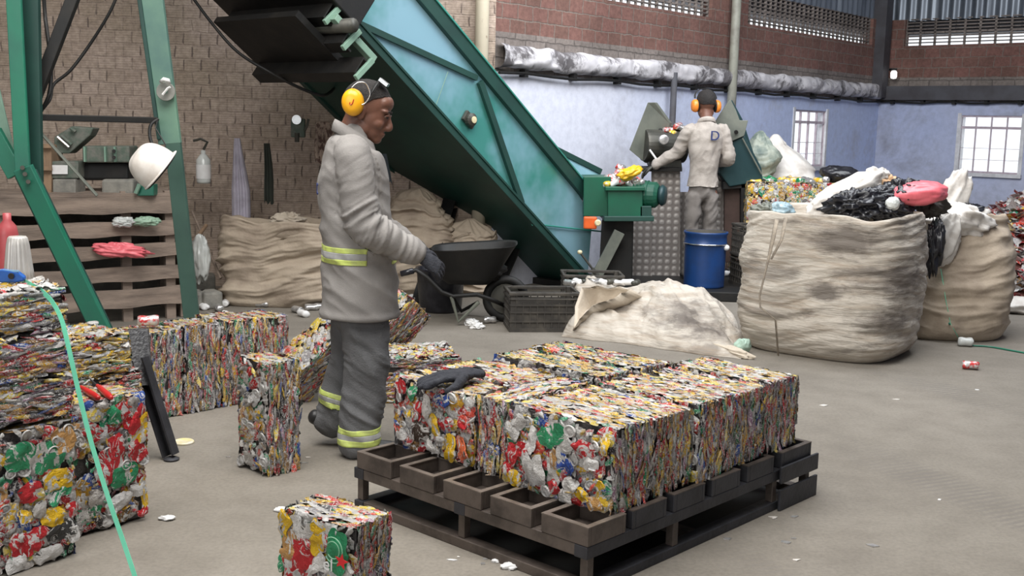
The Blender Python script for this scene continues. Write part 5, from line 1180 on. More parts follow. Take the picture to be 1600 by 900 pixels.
plate('hopper_inner_wall', ((1020, 160, 11.15), (1048, 196, 11.25), (1058, 205, 11.5), (1030, 168, 11.55)), 11.1, (.01, .02, -.02), 'machine_grey')
Q = D(1035, 228, 11.2); ax2 = Vector((1, .25, -.02)).normalized(); R2 = ax2.to_track_quat('Z', 'Y').to_matrix()
MB().lathe([(.001, -.20), (.155, -.20), (.16, -.18), (.16, .22), (.001, .22)], Q, 28, R2).build('trough_drum', 'machine_dark', sm, smooth=False)
plate('hopper_skirt', ((1008, 236), (1060, 222), (1066, 262), (1018, 262)), 11.15, (0, .3, 0), 'machine_dark')
mb = MB(); mb.tube([D(1015, 234, 10.98), D(1028, 252, 10.95)], .010, 8); mb.build('white_lever', 'white', sm)
plate('right_hopper_side', ((1118, 190, 10.95), (1141, 154, 10.95), (1150, 172, 10.95), (1156, 188, 10.95), (1169, 188, 10.95), (1163, 212, 10.95), (1127, 228, 10.95)), 10.95, (.0, .04, 0), 'machine_grey')
plate('hopper_back_side', ((1136, 162), (1144, 156), (1160, 186), (1178, 240), (1150, 230)), 11.25, (0, .03, 0), 'machine_teal')
plate('dark_chute', ((1126, 227), (1164, 212), (1190, 262), (1192, 283), (1140, 292), (1124, 270)), 10.98, (.0, .5, 0), 'machine_teal', .01)
MB().tube([D(1160, 216, 10.96), D(1190, 272, 10.96)], .008, 6).build('chute_edge_strip', 'machine_grey', sm)
MB().tube([D(1150, 206, 10.93), D(1150.5, 207, 10.91)], .02, 10).build('pivot_bolt', 'black', sm)
plate('frame_leg', ((1158, 285), (1166, 285), (1166, 410), (1158, 410)), 11.0, (0, .08, 0), 'black')
plate('lower_beam', ((1130, 284), (1196, 280), (1196, 292), (1130, 296)), 11.0, (0, .1, 0), 'black')
# small loose cans (each a thing of its own)
rs = RS(77)
def loose_can(label, p, r=.030, l=.095, col='white', ax_=None, group=None, name='drink_can', crush=.35, seed=0):
    ax_ = Vector(ax_ or (rs.randn(), rs.randn(), rs.randn()*.15)).normalized(); R = ax_.to_track_quat('Z', 'Y').to_matrix(); n = 16
    zs = np.array([-.5, -.5, -.47, -.43, -.25, 0, .25, .43, .48, .5, .5])*l; rr = np.array([.02, .8, .86, 1, 1, 1-crush*.3, 1, 1, .84, .8, .02])*r
    P = np.zeros((len(zs), n, 3))
    for i in range(len(zs)):
        for k in range(n):
            a = k*2*PI/n; q = Vector((rr[i]*math.cos(a), rr[i]*math.sin(a)*(1-crush*.5), zs[i])); P[i, k] = R @ q
    P = P+(vnoise(P*38+seed*7.7, seed)*.006*crush*2)[..., None]*P/r+np.array(p)
    if abs(ax_[2]) < .5 and p[2] < .06: P[..., 2] += -P[..., 2].min()
    o = MB().grid(P, close_v=True).build(name, col, smooth=True); return tag(o, label, 'can', group)
M['can_red'] = simple('red_silver_can', (.60, .05, .05), .3, .3, (.62, .6, .6), 30, .45, .55)
M['can_yellow'] = simple('yellow_can', (.80, .50, .04), .3, .3, (.6, .58, .55), 25, .5, .6)
M['can_silver'] = simple('silver_can', (.64, .63, .62), .28, .7, (.45, .44, .44), 30, .45, .6)
M['can_green'] = simple('green_can', (.02, .25, .10), .3, .3, (.6, .6, .58), 25, .5, .6)
GH = 'cans heaped in the conveyor feed box'; q0 = D(955, 292, 10.4)
mt = ['can_red', 'can_yellow', 'can_silver', 'can_silver', 'white', 'can_red']
for k in range(46):
    px = 948+rs.rand()*50; py = 292-rs.rand()**.8*30*max(.25, 1-abs(px-972)/32); Yk = 10.30+rs.rand()*.35
    loose_can('crushed drink can in the colourful heap on the conveyor feed box', D(px, py, Yk), .034, .11, mt[k % 6], group=GH, seed=k, ax_=(rs.randn(), rs.randn()*.6, rs.randn()*.7))
crumple('yellow_bag', 'bright yellow crumpled wrapper on top of the feed box heap', 'wrapper', D(984, 270, 10.28), (.20, .12, .09), simple('yellow_film', (.85, .50, .02), .35), 22, (0, -.4, .2), .35, 4)
GT = 'cans on the left hopper drum'
for k in range(16):
    px = 1036+rs.rand()*30; py = 208-rs.rand()*16*(px-1030)/30
    loose_can('crushed can lying on top of the sorting machine drum', D(px, py, 11.15+rs.rand()*.15), .034, .11, ['can_red', 'can_silver', 'can_green', 'can_yellow', 'black'][k % 5], group=GT, seed=k+50, ax_=(1, rs.randn(), rs.randn()*.3))
loose_can('round pale can end facing out of the left hopper drum', D(1037, 218, 10.95), .05, .05, 'can_silver', ax_=(0, 1, 0), seed=99, crush=.1)
sack('plastic_sack', 'large white plastic sack slumped behind the sorting machine, below the window', (*D(1222, 262, 12.3)[:2], .55), .33, .28, .84, 'bag_white', 51, nexp=2.2, bulge=.12, fold=.05, top='heap', hfreq=.35, prof=((0, 1), (.5, 1.0), (.8, .72), (1, .35)), lean=(-.12, 0))
sack('plastic_sack', 'grey-green sack squeezed between the dark chute and the white sack', (*D(1186, 262, 11.9)[:2], .60), .14, .14, .85, simple('grey_green_film', (.33, .36, .30), .55, 0, (.12, .16, .14), 9), 53, nexp=2.2, bulge=.1, fold=.05, top='heap', hfreq=.5, prof=((0, 1), (.8, .9), (1, .5)))

# big wall of pressed yellow cans behind the stained sack
def loose_block(name, label, c0, c1, Y0, Y1, H, pal, rz, n_scale=1.0, cat='bale', kind=None):
    a = D(c0, 400, Y0); b = D(c1, 400, Y0); e = np.array([b[0]-a[0], b[1]-a[1]]); L = np.linalg.norm(e); e /= L
    o = bale(label, a[:2], e, None, L, Y1-Y0, H, press='y', pal=pal, toppal=pal, frontpal=pal, dens=1.3, z0=0.0, scale=1.15); o.name = name; return o
yb = loose_block('can_block', 'waist-high block of yellow and green crushed cans behind the stained sack', 1163, 1330, 10.9, 11.9, 1.05, 'yellow', 0)
rs = RS(9); px_ = []
for k in range(60):
    px = 1165+rs.rand()*135; loose_can('loose crushed can on top of the yellow can block', D(px, 286-rs.rand()*6, 10.95+rs.rand()*.5), .036, .11, ['can_yellow', 'can_silver', 'can_green', 'can_yellow', 'can_silver'][k % 5], group='loose cans on the yellow block', seed=k+120)
def film(label, ctr, size, mat, seed, rot=(0, 0, 0), amp=.45, f=4, name='plastic_bag', n=34): return crumple(name, label, 'bag', ctr, size, mat, seed, rot, amp, f, n=n)
film('knotted black plastic bag on the yellow can block, below the left window', D(1314, 273, 11.1), (.36, .26, .17), 'plastic_black', 61, (0, .1, 0), .16, 3)
film('long white film bag draped over the back rim of the stained sack', D(1322, 302, 8.25), (.58, .26, .18), 'bag_white', 62, (0, -.42, .2), .25, 2.6)
film('upright wisp of white film at the top of the draped bag', D(1372, 277, 8.3), (.14, .08, .12), 'bag_white', 63, (0, .3, .2), .5, 4)
film('orange brown paper scrap between the white bag and black film', D(1387, 288, 8.3), (.16, .12, .10), simple('kraft_scrap', (.60, .38, .22), .7), 64)
BLK = []
for i, (x, y, w) in enumerate(((1330, 318, .28), (1362, 314, .30), (1392, 306, .26), (1345, 326, .22), (1415, 300, .20), (1400, 318, .22), (1380, 322, .24))):
    BLK.append(film('crumpled black film stuffed in the mouth of the stained sack', D(x, y, 8.0+.05*(i % 3)), (w, .2, .13), 'plastic_black', 70+i, (0, -.2, .3*i), .6, 6))
    BLK[-1]['group'] = 'black film in the stained sack'
film('smooth pink plastic bag swelling out of the top of the stained sack', D(1437, 303, 8.02), (.40, .26, .17), 'plastic_pink', 81, (0, -.12, .1), .14, 2.2)
film('small clear bottle end between the black film and the pink bag', D(1395, 318, 7.85), (.09, .09, .09), 'clear_film', 82, amp=.15)
film('blue grey crushed bottle poking out at the left rim of the stained sack', D(1221, 330, 7.95), (.16, .12, .12), simple('blue_grey_bottle', (.30, .42, .48), .25), 83, amp=.25)
film('grey crumpled film beside the blue grey bottle in the stained sack', D(1195, 333, 7.95), (.14, .12, .10), 'machine_grey', 84, amp=.5)
film('dark film hanging inside the far corner of the stained sack', D(1455, 322, 8.2), (.18, .16, .14), 'crate', 85, amp=.5)
film('tall translucent white film peak standing up between the two sacks', D(1487, 312, 8.55), (.20, .14, .42), 'bag_white', 86, (0, .35, 0), .35, 3)
film('white crumpled film filling the mouth of the tan sack', D(1497, 345, 8.5), (.46, .34, .24), 'bag_white', 87, (0, .1, 0), .38, 3.4)
film('white film flap hanging down the front of the tan sack', D(1478, 372, 8.30), (.22, .09, .34), 'bag_white', 88, (0, .25, 0), .3, 3)
film('glossy black film knot at the right of the tan sack mouth', D(1512, 330, 8.5), (.16, .14, .10), 'plastic_black', 89, amp=.6)
film('dark film bulging between the stained sack and the tan sack', D(1459, 385, 8.15), (.10, .14, .34), 'plastic_black', 90, amp=.5)
tag(MB().tube([D(1500, 322, 8.5), D(1506, 312, 8.5), D(1504, 303, 8.5)], .012, 6).build('green_ribbon', 'strap_green', smooth=True), 'short green plastic ribbon sticking up from the tan sack', 'ribbon')

# heap of red and silver cans against the right wall
def heap():
    rs = RS(301); n = 5200; V = []; F = []; C = []; U = []
    cx, cy, R0, R1, Hh = 6.05, 11.7, 2.1, 1.9, .92
    th = rs.rand(n)*2*PI; r = np.sqrt(rs.rand(n)); x = cx+R0*r*np.cos(th); y = cy+R1*r*np.sin(th); z = Hh*(1-r**1.7)*(1+.15*fbm(np.stack([x*2, y*2, x*0], -1), 5, 2))+.02
    s = np.linspace(-1, 1, 5); t = np.linspace(-1, 1, 4); S, T = np.meshgrid(s, t, indexing='ij'); S = S.ravel(); T = T.ravel()
    a = rs.rand(n)*PI; L = .05+.03*rs.rand(n); Wd = .035+.02*rs.rand(n); tx = rs.randn(n)*.8; ty = rs.randn(n)*.8
    X = S[None]*L[:, None]; Y = T[None]*Wd[:, None]; h = .02*(1-S**2)*(1-T**2)+rs.randn(n, 20)*.005+tx[:, None]*X*.6+ty[:, None]*Y*.6
    P = np.stack([x[:, None]+X*np.cos(a)[:, None]-Y*np.sin(a)[:, None], y[:, None]+X*np.sin(a)[:, None]+Y*np.cos(a)[:, None], np.maximum(z[:, None]+h, .004)], -1)
    idx = np.arange(20).reshape(5, 4); q = np.stack([idx[:-1, :-1], idx[1:, :-1], idx[1:, 1:], idx[:-1, 1:]], -1).reshape(-1, 4); Fc = (q[None]+(np.arange(n)*20)[:, None, None]).reshape(-1, 4)
    c = PAL[rs.choice(len(PAL), n, p=PW['redsilver']/PW['redsilver'].sum())]; Cc = np.concatenate([np.repeat(c[:, None], 20, 1), np.ones((n, 20, 1))], -1)
    fu = np.stack([np.broadcast_to(S, (n, 20)), np.broadcast_to(T, (n, 20)), np.zeros((n, 20))], -1)+rs.rand(n, 1, 3)*40
    u, v = np.meshgrid(np.linspace(0, 1, 24), np.linspace(0, 2*PI, 48, endpoint=False), indexing='ij'); Pc = np.stack([cx+R0*u*np.cos(v), cy+R1*u*np.sin(v), np.maximum(Hh*(1-u**1.7)-.02, .002)], -1).reshape(-1, 3)
    gi = np.arange(24*48).reshape(24, 48); g2 = np.roll(gi, -1, 1); Fg = np.stack([gi[:-1], gi[1:], g2[1:], g2[:-1]], -1).reshape(-1, 4)
    o = raw_mesh('can_heap', np.concatenate([Pc, P.reshape(-1, 3)]), np.concatenate([Fg, Fc+len(Pc)]), 'cans', smooth=False,
                 attrs={'col': ('FLOAT_COLOR', np.concatenate([np.tile([[.15, .06, .05, 1]], (len(Pc), 1)), Cc.reshape(-1, 4)])), 'fuv': ('FLOAT_VECTOR', np.concatenate([np.full((len(Pc), 3), .3), fu.reshape(-1, 3)]))})
    return tag(o, 'loose heap of red and silver crushed cans at the right edge of the picture', 'heap', kind='stuff')
heap()
film('flat white sack lying at the foot of the red can heap', G(1590, 490)+np.array([.12, .1, .05]), (.60, .42, .16), 'bag_white', 95, amp=.2, f=2.6)

# ================================================================== PEOPLE
def smooth_path(P, R, k=6):
    P = np.array(P, float); R = np.array(R, float); 
    if R.ndim == 1: R = np.stack([R, R], 1)
    oP, oR = [], []
    for i in range(len(P)-1):
        a, b, c, d = P[max(i-1, 0)], P[i], P[i+1], P[min(i+2, len(P)-1)]; ra, rb, rc, rd = R[max(i-1, 0)], R[i], R[i+1], R[min(i+2, len(P)-1)]
        for q in range(k):
            t = q/k; f = lambda a, b, c, d: .5*((2*b)+(-a+c)*t+(2*a-5*b+4*c-d)*t*t+(-a+3*b-3*c+d)*t**3); oP.append(f(a, b, c, d)); oR.append(f(ra, rb, rc, rd))
    oP.append(P[-1]); oR.append(R[-1]); return np.array(oP), np.maximum(np.array(oR), 1e-4)
def limb(mb, P, R, side=(0, 1, 0), n=18, k=6):
    """smooth tapering tube with rounded ends; R rows are (radius along front, radius along side)"""
    P, R = smooth_path(P, R, k); N = len(P); sd = np.array(side, float); rows = []
    for i in range(N):
        t = P[min(i+1, N-1)]-P[max(i-1, 0)]; t /= np.linalg.norm(t); b = sd-t*np.dot(sd, t); b /= np.linalg.norm(b); a = np.cross(b, t)
        th = np.arange(n)*2*PI/n; rows.append(P[i]+np.cos(th)[:, None]*a*R[i, 0]+np.sin(th)[:, None]*b*R[i, 1])
        if i in (0, N-1):
            cap = [P[i]+(np.cos(th)[:, None]*a*R[i, 0]+np.sin(th)[:, None]*b*R[i, 1])*math.cos(q)+(t if i else -t)*min(R[i])*.8*math.sin(q) for q in (.5, 1.0, 1.35)]
            if i == 0: rows = cap[::-1]+rows
            else: rows = rows+cap
    rows = np.array(rows); m0 = len(mb.v); mb.grid(rows, close_v=True); L = len(rows)
    mb.f.append(tuple(m0+q for q in range(n))[::-1]); mb.m.append(0); mb.f.append(tuple(m0+(L-1)*n+q for q in range(n))); mb.m.append(0)
def ellip(mb, c, r, R=None, n=20):
    u, v = np.meshgrid(np.linspace(.02, PI-.02, n), np.linspace(0, 2*PI, n*2, endpoint=False), indexing='ij')
    P = np.stack([np.sin(u)*np.cos(v)*r[0], np.sin(u)*np.sin(v)*r[1], np.cos(u)*r[2]], -1)
    if R is not None: P = P @ np.array(R).T
    P = P+np.array(c); m0 = len(mb.v); mb.grid(P, close_v=True); k = n*2
    mb.f.append(tuple(m0+q for q in range(k))[::-1]); mb.m.append(0); mb.f.append(tuple(m0+(n-1)*k+q for q in range(k))); mb.m.append(0)
def fuse(mb, voxel, it=4, disp=None, flat_below=None):
    """one continuous skin around all the pieces, then an optional displacement(P, N) -> distance"""
    import bmesh
    me = bpy.data.meshes.new('tmp'); me.from_pydata(mb.v, [], mb.f); bm = bmesh.new(); bm.from_mesh(me); bmesh.ops.recalc_face_normals(bm, faces=bm.faces); bm.to_mesh(me); bm.free()
    o = bpy.data.objects.new('tmp', me); COL.objects.link(o); r = o.modifiers.new('r', 'REMESH'); r.mode = 'VOXEL'; r.voxel_size = voxel; r.use_smooth_shade = True
    sm_ = o.modifiers.new('s', 'SMOOTH'); sm_.iterations = it; sm_.factor = .5
    dg = bpy.context.evaluated_depsgraph_get(); out = bpy.data.meshes.new_from_object(o.evaluated_get(dg)); bpy.data.objects.remove(o); bpy.data.meshes.remove(me)
    if disp:
        n = len(out.vertices); co = np.empty(n*3, np.float32); out.vertices.foreach_get('co', co); co = co.reshape(-1, 3); nn = np.empty(n*3, np.float32); out.vertices.foreach_get('normal', nn); nn = nn.reshape(-1, 3)
        d = disp(co.astype(float), nn.astype(float)); co = co+nn*d[:, None] if d.ndim == 1 else co+d; out.vertices.foreach_set('co', co.astype(np.float32).ravel()); out.update()
    if flat_below is not None:
        for v in out.vertices:
            if v.co.z < flat_below: v.co.z = flat_below+.004*math.sin(v.co.y*30)
    out.polygons.foreach_set('use_smooth', [True]*len(out.polygons)); return out
class Person:
    def __init__(s, name, label, loc, yaw, scale):
        s.root = thing(name, label, 'person', loc, yaw); s.M = Matrix.Translation(loc) @ Matrix.Rotation(yaw, 4, 'Z') @ Matrix.Scale(scale, 4)
    def put(s, me, name, mat, parent=None, kind=None):
        me.transform(s.M); me.materials.clear()
        for q in (mat if isinstance(mat, (list, tuple)) else [mat]): me.materials.append(M[q] if isinstance(q, str) else q)
        me.name = name; o = bpy.data.objects.new(name, me); COL.objects.link(o); adopt(o, parent or s.root); return o
    def mesh(s, mb, name, mat, parent=None, smooth=True):
        o = mb.build(name, mat, None, smooth=smooth); o.data.transform(s.M); adopt(o, parent or s.root); return o
def along(P, a, b):   # parameter along segment a-b and distance from it
    a = np.array(a); b = np.array(b); d = b-a; t = ((P-a) @ d)/(d @ d); q = P-(a+np.clip(t, 0, 1)[:, None]*d); return t, np.linalg.norm(q, axis=1)
def make_hand(mb, wrist, d, palm_n, side, L=.185, curl=.5, open_=.25):
    """palm plus four fingers and a thumb; d = pointing direction, palm_n = direction the palm faces, side = +1/-1 thumb side"""
    d = Vector(d).normalized(); pn = Vector(palm_n); pn = (pn-d*pn.dot(d)).normalized(); s_ = d.cross(pn)*side; w = Vector(wrist); k = L/.185
    P = lambda a, b, c: w+d*(a*k)+s_*(b*k)+pn*(c*k)
    limb(mb, [P(-.02, 0, 0), P(.02, 0, 0), P(.06, .002, .0), P(.095, 0, .002)], [(.018*k, .027*k), (.017*k, .031*k), (.016*k, .041*k), (.012*k, .040*k)], side=tuple(s_), n=14, k=4)
    for i, (off, ln, r) in enumerate(((.030, .072, .0100), (.010, .080, .0102), (-.011, .074, .0098), (-.031, .058, .0088))):
        a = P(.088, off, .002); pts = [a]; ang = .15+curl*.35; dirv = d+s_*(off*open_*6)
        dirv.normalize(); cur = a
        for j, seg in enumerate((.45, .31, .24)):
            ang2 = ang+curl*(.55*j); v = (dirv*math.cos(ang2)+pn*math.sin(ang2)); cur = cur+v*(ln*seg*k); pts.append(cur)
        limb(mb, pts, [r*k*1.05, r*k, r*k*.92, r*k*.8], side=tuple(s_), n=10, k=3)
    t0 = P(.022, .030, .004); t1 = P(.050, .054, .014); t2 = P(.078, .060, .026); t3 = P(.098, .056, .036)
    limb(mb, [t0, t1, t2, t3], [.015*k, .0135*k, .0115*k, .0095*k], side=tuple(pn), n=10, k=3)

def head_mesh(mb):
    """head in its own frame: x forward, z up, origin at the ear line"""
    ellip(mb, (-.012, 0, .032), (.100, .078, .096)); ellip(mb, (.020, 0, -.010), (.074, .068, .095)); ellip(mb, (.034, 0, -.062), (.055, .054, .052)); ellip(mb, (.062, 0, -.094), (.028, .030, .022))
    for s_ in (-1, 1):
        ellip(mb, (.052, s_*.038, -.030), (.034, .024, .026)); ellip(mb, (.0, s_*.052, -.066), (.038, .016, .030)); ellip(mb, (.074, s_*.030, .026), (.018, .028, .009))
        ellip(mb, (-.012, s_*.079, -.008), (.019, .008, .031), Matrix.Rotation(-.15, 3, 'Y')); ellip(mb, (.090, s_*.013, -.043), (.010, .009, .008))
    limb(mb, [(.082, 0, .018), (.096, 0, -.010), (.108, 0, -.034), (.098, 0, -.046)], [(.010, .008), (.012, .010), (.013, .015), (.008, .013)], n=12)
    ellip(mb, (.086, 0, -.066), (.013, .024, .0055)); ellip(mb, (.083, 0, -.076), (.013, .021, .0065)); ellip(mb, (.060, 0, .055), (.035, .058, .036))

def earmuffs(p, Hm, mat, big=1.0, cup_x=-.012, cup_z=-.01, tilt=0., bandx=0., wire=True):
    def T(v): return tuple(Hm @ Vector(v))
    R3 = Hm.to_3x3()
    em = None
    for s_ in (-1, 1):
        Rr = R3 @ Matrix.Rotation(-s_*PI/2, 3, 'X') @ Matrix.Rotation(tilt, 3, 'Z')
        mb = MB(); prof = [(.001, .040), (.022, .039), (.036, .034), (.044, .022), (.046, .004), (.044, -.004), (.001, -.004)]
        vs = []; n = 28
        for r, z in prof: vs += [Vector(T((cup_x, s_*.090, cup_z)))+Rr @ Vector((r*math.cos(k*2*PI/n)*big*.92, r*math.sin(k*2*PI/n)*big*1.12, z*big)) for k in range(n)]
        mb.add(vs, [(i*n+k, i*n+(k+1) % n, (i+1)*n+(k+1) % n, (i+1)*n+k) for i in range(len(prof)-1) for k in range(n)])
        cup = mb.build('ear_cup', mat, None, smooth=True); cup.data.transform(p.M)
        if em is None: adopt(cup, p.root)
        else: adopt(cup, p.root)
        cu = MB(); vs = []
        for r, z in ((.040, -.002), (.043, -.008), (.038, -.018), (.001, -.018)): vs += [Vector(T((cup_x, s_*.090, cup_z)))+Rr @ Vector((r*math.cos(k*2*PI/n)*big*.92, r*math.sin(k*2*PI/n)*big*1.12, z)) for k in range(n)]
        cu.add(vs, [(i*n+k, i*n+(k+1) % n, (i+1)*n+(k+1) % n, (i+1)*n+k) for i in range(3) for k in range(n)]); o = cu.build('cushion', 'black', None, smooth=True); o.data.transform(p.M); adopt(o, cup)
        if wire:
            w = MB(); pts = [(cup_x-.018, s_*.128, cup_z+.052), (cup_x+.0, s_*.118, cup_z+.082), (cup_x+.030, s_*.108, cup_z+.088), (cup_x+.058, s_*.108, cup_z+.055), (cup_x+.052, s_*.112, cup_z+.015), (cup_x+.030, s_*.122, cup_z-.004)]
            P_, _ = smooth_path(pts, [1]*len(pts), 5); w.tube([T(q) for q in P_], .0028, 6); o = w.build('wire_yoke', 'steelwire', None, smooth=True); o.data.transform(p.M); adopt(o, cup)
            u = MB(); u.tube([T((cup_x+.006*math.cos(a)+.0, s_*(.090+.041*big), cup_z+.010*math.sin(a))) for a in np.linspace(-2.9, -.2, 8)]+[T((cup_x+.006, s_*(.090+.041*big), cup_z+.014))], .0020, 5); o = u.build('moulded_mark', 'red', None); o.data.transform(p.M); adopt(o, cup)
    band = MB(); pts = []
    for k in range(17):
        a = PI*k/16; pts.append((bandx+.012*math.sin(a), -.098*math.cos(a), .055+.088*math.sin(a)**.8))
    P_, _ = smooth_path(pts, [1]*17, 3); band.tube([T(q) for q in P_], .0085, 8, flat=.45); b = band.build('headband', 'black', None, smooth=True); b.data.transform(p.M); adopt(b, p.root)
    return b
def ribs(P, seed, f=(6, 6, 22), amp=1.): return ridge(P*np.array(f)+seed*3.7, seed, 2)*amp

# ---------------------------------------------------------------- first worker
wpos = D(556, 702, 5.10)
p1 = Person('person', 'worker in pale grey uniform, yellow ear defenders and dark glove, standing behind the steel pallet', (wpos[0], wpos[1], 0), math.radians(15), 1.0)
Hm = Matrix.Translation((.046, .0, 1.575)) @ Matrix.Rotation(math.radians(-17), 4, 'Z') @ Matrix.Rotation(math.radians(17), 4, 'Y') @ Matrix.Scale(1.09, 4)
mb = MB(); hb = MB(); head_mesh(hb)
for v in hb.v: mb.v.append(tuple(Hm @ Vector(v)))
mb.f += hb.f; mb.m += [0]*len(hb.f)
limb(mb, [(-.045, 0, 1.36), (-.035, 0, 1.45), (-.008, 0, 1.52), (.015, 0, 1.57)], [(.068, .075), (.062, .066), (.060, .060), (.06, .058)])
limb(mb, [(0, 0, .78), (-.02, 0, 1.0), (-.03, 0, 1.2), (-.035, 0, 1.36)], [(.09, .15), (.09, .145), (.10, .165), (.07, .13)])
SH_R, EL_R, WR_R = (-.045, -.185, 1.385), (.0, -.235, 1.085), (.225, -.205, .960)
SH_L, EL_L, WR_L = (-.045, .185, 1.385), (.02, .225, 1.08), (.22, .14, .98)
for a, b, c in ((SH_R, EL_R, WR_R), (SH_L, EL_L, WR_L)): limb(mb, [a, b, c], [.045, .036, .026])
HR, KR_, AR = (.01, -.09, .80), (.035, -.095, .45), (.0, -.09, .09); HL, KL, AL = (.0, .09, .80), (-.01, .10, .46), (-.10, .11, .15)
for a, b, c in ((HR, KR_, AR), (HL, KL, AL)): limb(mb, [a, b, c], [.07, .05, .038])
p1.put(fuse(mb, .0055, 2), 'body', 'skin')
# eyes, brows
for s_ in (-1, 1):
    e = MB(); ellip(e, tuple(Hm @ Vector((.081, s_*.030, .006))), (.010, .011, .006), n=10); eo = p1.mesh(e, 'eye', simple('eye_white', (.22, .18, .16), .5))
    e = MB(); ellip(e, tuple(Hm @ Vector((.0905, s_*.031, .004))), (.004, .006, .006), n=8); p1.mesh(e, 'iris', 'hair', eo)
    e = MB(); limb(e, [tuple(Hm @ Vector(q)) for q in ((.094, s_*.014, .024), (.092, s_*.030, .029), (.078, s_*.048, .022))], [.0035, .004, .0025], n=8, k=3); p1.mesh(e, 'eyebrow', 'hair')
    e = MB(); limb(e, [tuple(Hm @ Vector(q)) for q in ((.0925, s_*.018, .010), (.0925, s_*.030, .013), (.083, s_*.044, .008))], [.004, .005, .003], n=8, k=3); p1.mesh(e, 'eyelid', 'skin')
# short hair: shell over the skull with a hairline
def hair_cap(p, Hm, seed=1, low=-.05, mat='hair'):
    n = 60; u, v = np.meshgrid(np.linspace(0, PI*.80, n), np.linspace(-PI, PI, 90, endpoint=False), indexing='ij')
    lim = np.where(np.abs(v) < 1.15, 1.02+.15*np.cos(v*2.6), np.where(np.abs(v) < 1.75, 1.55, 2.05)) ; lim = lim+0*u
    k = np.ones(15)/15; l0 = lim[0]; l1 = np.convolve(np.concatenate([l0[-7:], l0, l0[:7]]), k, 'valid'); U = u/(PI*.80)*l1[None]
    P = np.stack([np.sin(U)*np.cos(v)*.1035-.012, np.sin(U)*np.sin(v)*.0815, np.cos(U)*.100+.032], -1); P += (fbm(P*90, seed, 2)*.0012)[..., None]
    inn = P*.965+np.array([0, 0, .001]); A = np.concatenate([P, inn[::-1]], 0); A = A.reshape(-1, 3) @ np.array(Hm.to_3x3()).T+np.array(Hm.translation); A = A.reshape(2*n, 90, 3)
    m = MB(); m.grid(A, close_v=True); return p.mesh(m, 'hair', mat)
hair_cap(p1, Hm)
bnd = earmuffs(p1, Hm, 'muff', 1.08, cup_x=-.052, cup_z=.022, tilt=.35, bandx=.005)
m = MB(); 
for a in (-.35, -.05): m.box(tuple(Hm @ Vector((.035, -.025+a*.06, .137))), (.042, .030, .014), Hm.to_3x3() @ Matrix.Rotation(.35, 3, 'Y'))
p1.mesh(m, 'band_clip', 'steelwire', bnd, smooth=False)
# jacket
mb = MB()
limb(mb, [(.02, 0, .60), (.018, 0, .75), (.012, 0, .90), (.0, 0, 1.05), (-.015, 0, 1.20), (-.02, 0, 1.32), (-.03, 0, 1.40), (-.02, 0, 1.455), (-.01, 0, 1.485)],
     [(.172, .200), (.172, .205), (.166, .200), (.163, .192), (.162, .195), (.150, .195), (.115, .185), (.082, .115), (.066, .078)], n=40)
for sg, (a, b, c) in ((-1, (SH_R, EL_R, WR_R)), (1, (SH_L, EL_L, WR_L))):
    a = np.array(a); b = np.array(b); c = np.array(c); a0 = a*np.array([1, .55, 1])+np.array([0, 0, .005])
    limb(mb, [a0, a, a+(b-a)*.5, b, b+(c-b)*.5, c-(c-b)*.05, c+(c-b)*.06], [.070, .078, .074, .073, .068, .060, .054], n=24)
def jacket_folds(P, N):
    d = fbm(P*5, 3, 3)*.006
    for sg, (a, b, c) in ((-1, (SH_R, EL_R, WR_R)), (1, (SH_L, EL_L, WR_L))):
        for q0, q1, am in ((a, b, .0115), (b, c, .0135)):
            t, ds = along(P, q0, q1); w = np.clip((.115-ds)/.03, 0, 1)*np.clip((t+.1)/.3, 0, 1)*np.clip((1.15-t)/.2, 0, 1)*(np.abs(P[:, 1]) > .13)
            ax_ = (np.array(q1)-np.array(q0)); ax_ /= np.linalg.norm(ax_); s_ = P @ ax_; near = .35+.65*np.exp(-((t-(1 if am < .012 else .15))/.35)**2)
            tw = np.stack([s_*24+P[:, 0]*12, P[:, 1]*9+s_*6, P[:, 0]*7-P[:, 2]*5], -1); d = d+ridge(tw, 7+sg, 2)*am*w*near
    tors = (np.abs(P[:, 1]) < .2)|(P[:, 2] < .9)
    q = np.stack([P[:, 0]*3+P[:, 2]*4, P[:, 1]*5, P[:, 2]*7+P[:, 0]*5], -1)
    d = d+ridge(q*1.3, 11, 2)*.011*tors*(.5+.5*np.exp(-((P[:, 2]-.93)/.14)**2))
    d = d-.006*np.exp(-((P[:, 2]-.905)/.02)**2)*tors       # gathered at the waist tape
    d = d+.008*np.exp(-((P[:, 2]-.66)/.018)**2)
    sm2 = ((np.abs(P[:, 1]+.158-.02*(1.4-P[:, 2])) < .0065)&(P[:, 2] > 1.12)&(P[:, 2] < 1.42)); d = d-.005*sm2
    return d
jk = p1.put(fuse(mb, .0075, 3, jacket_folds, .645), 'jacket', 'uniform')
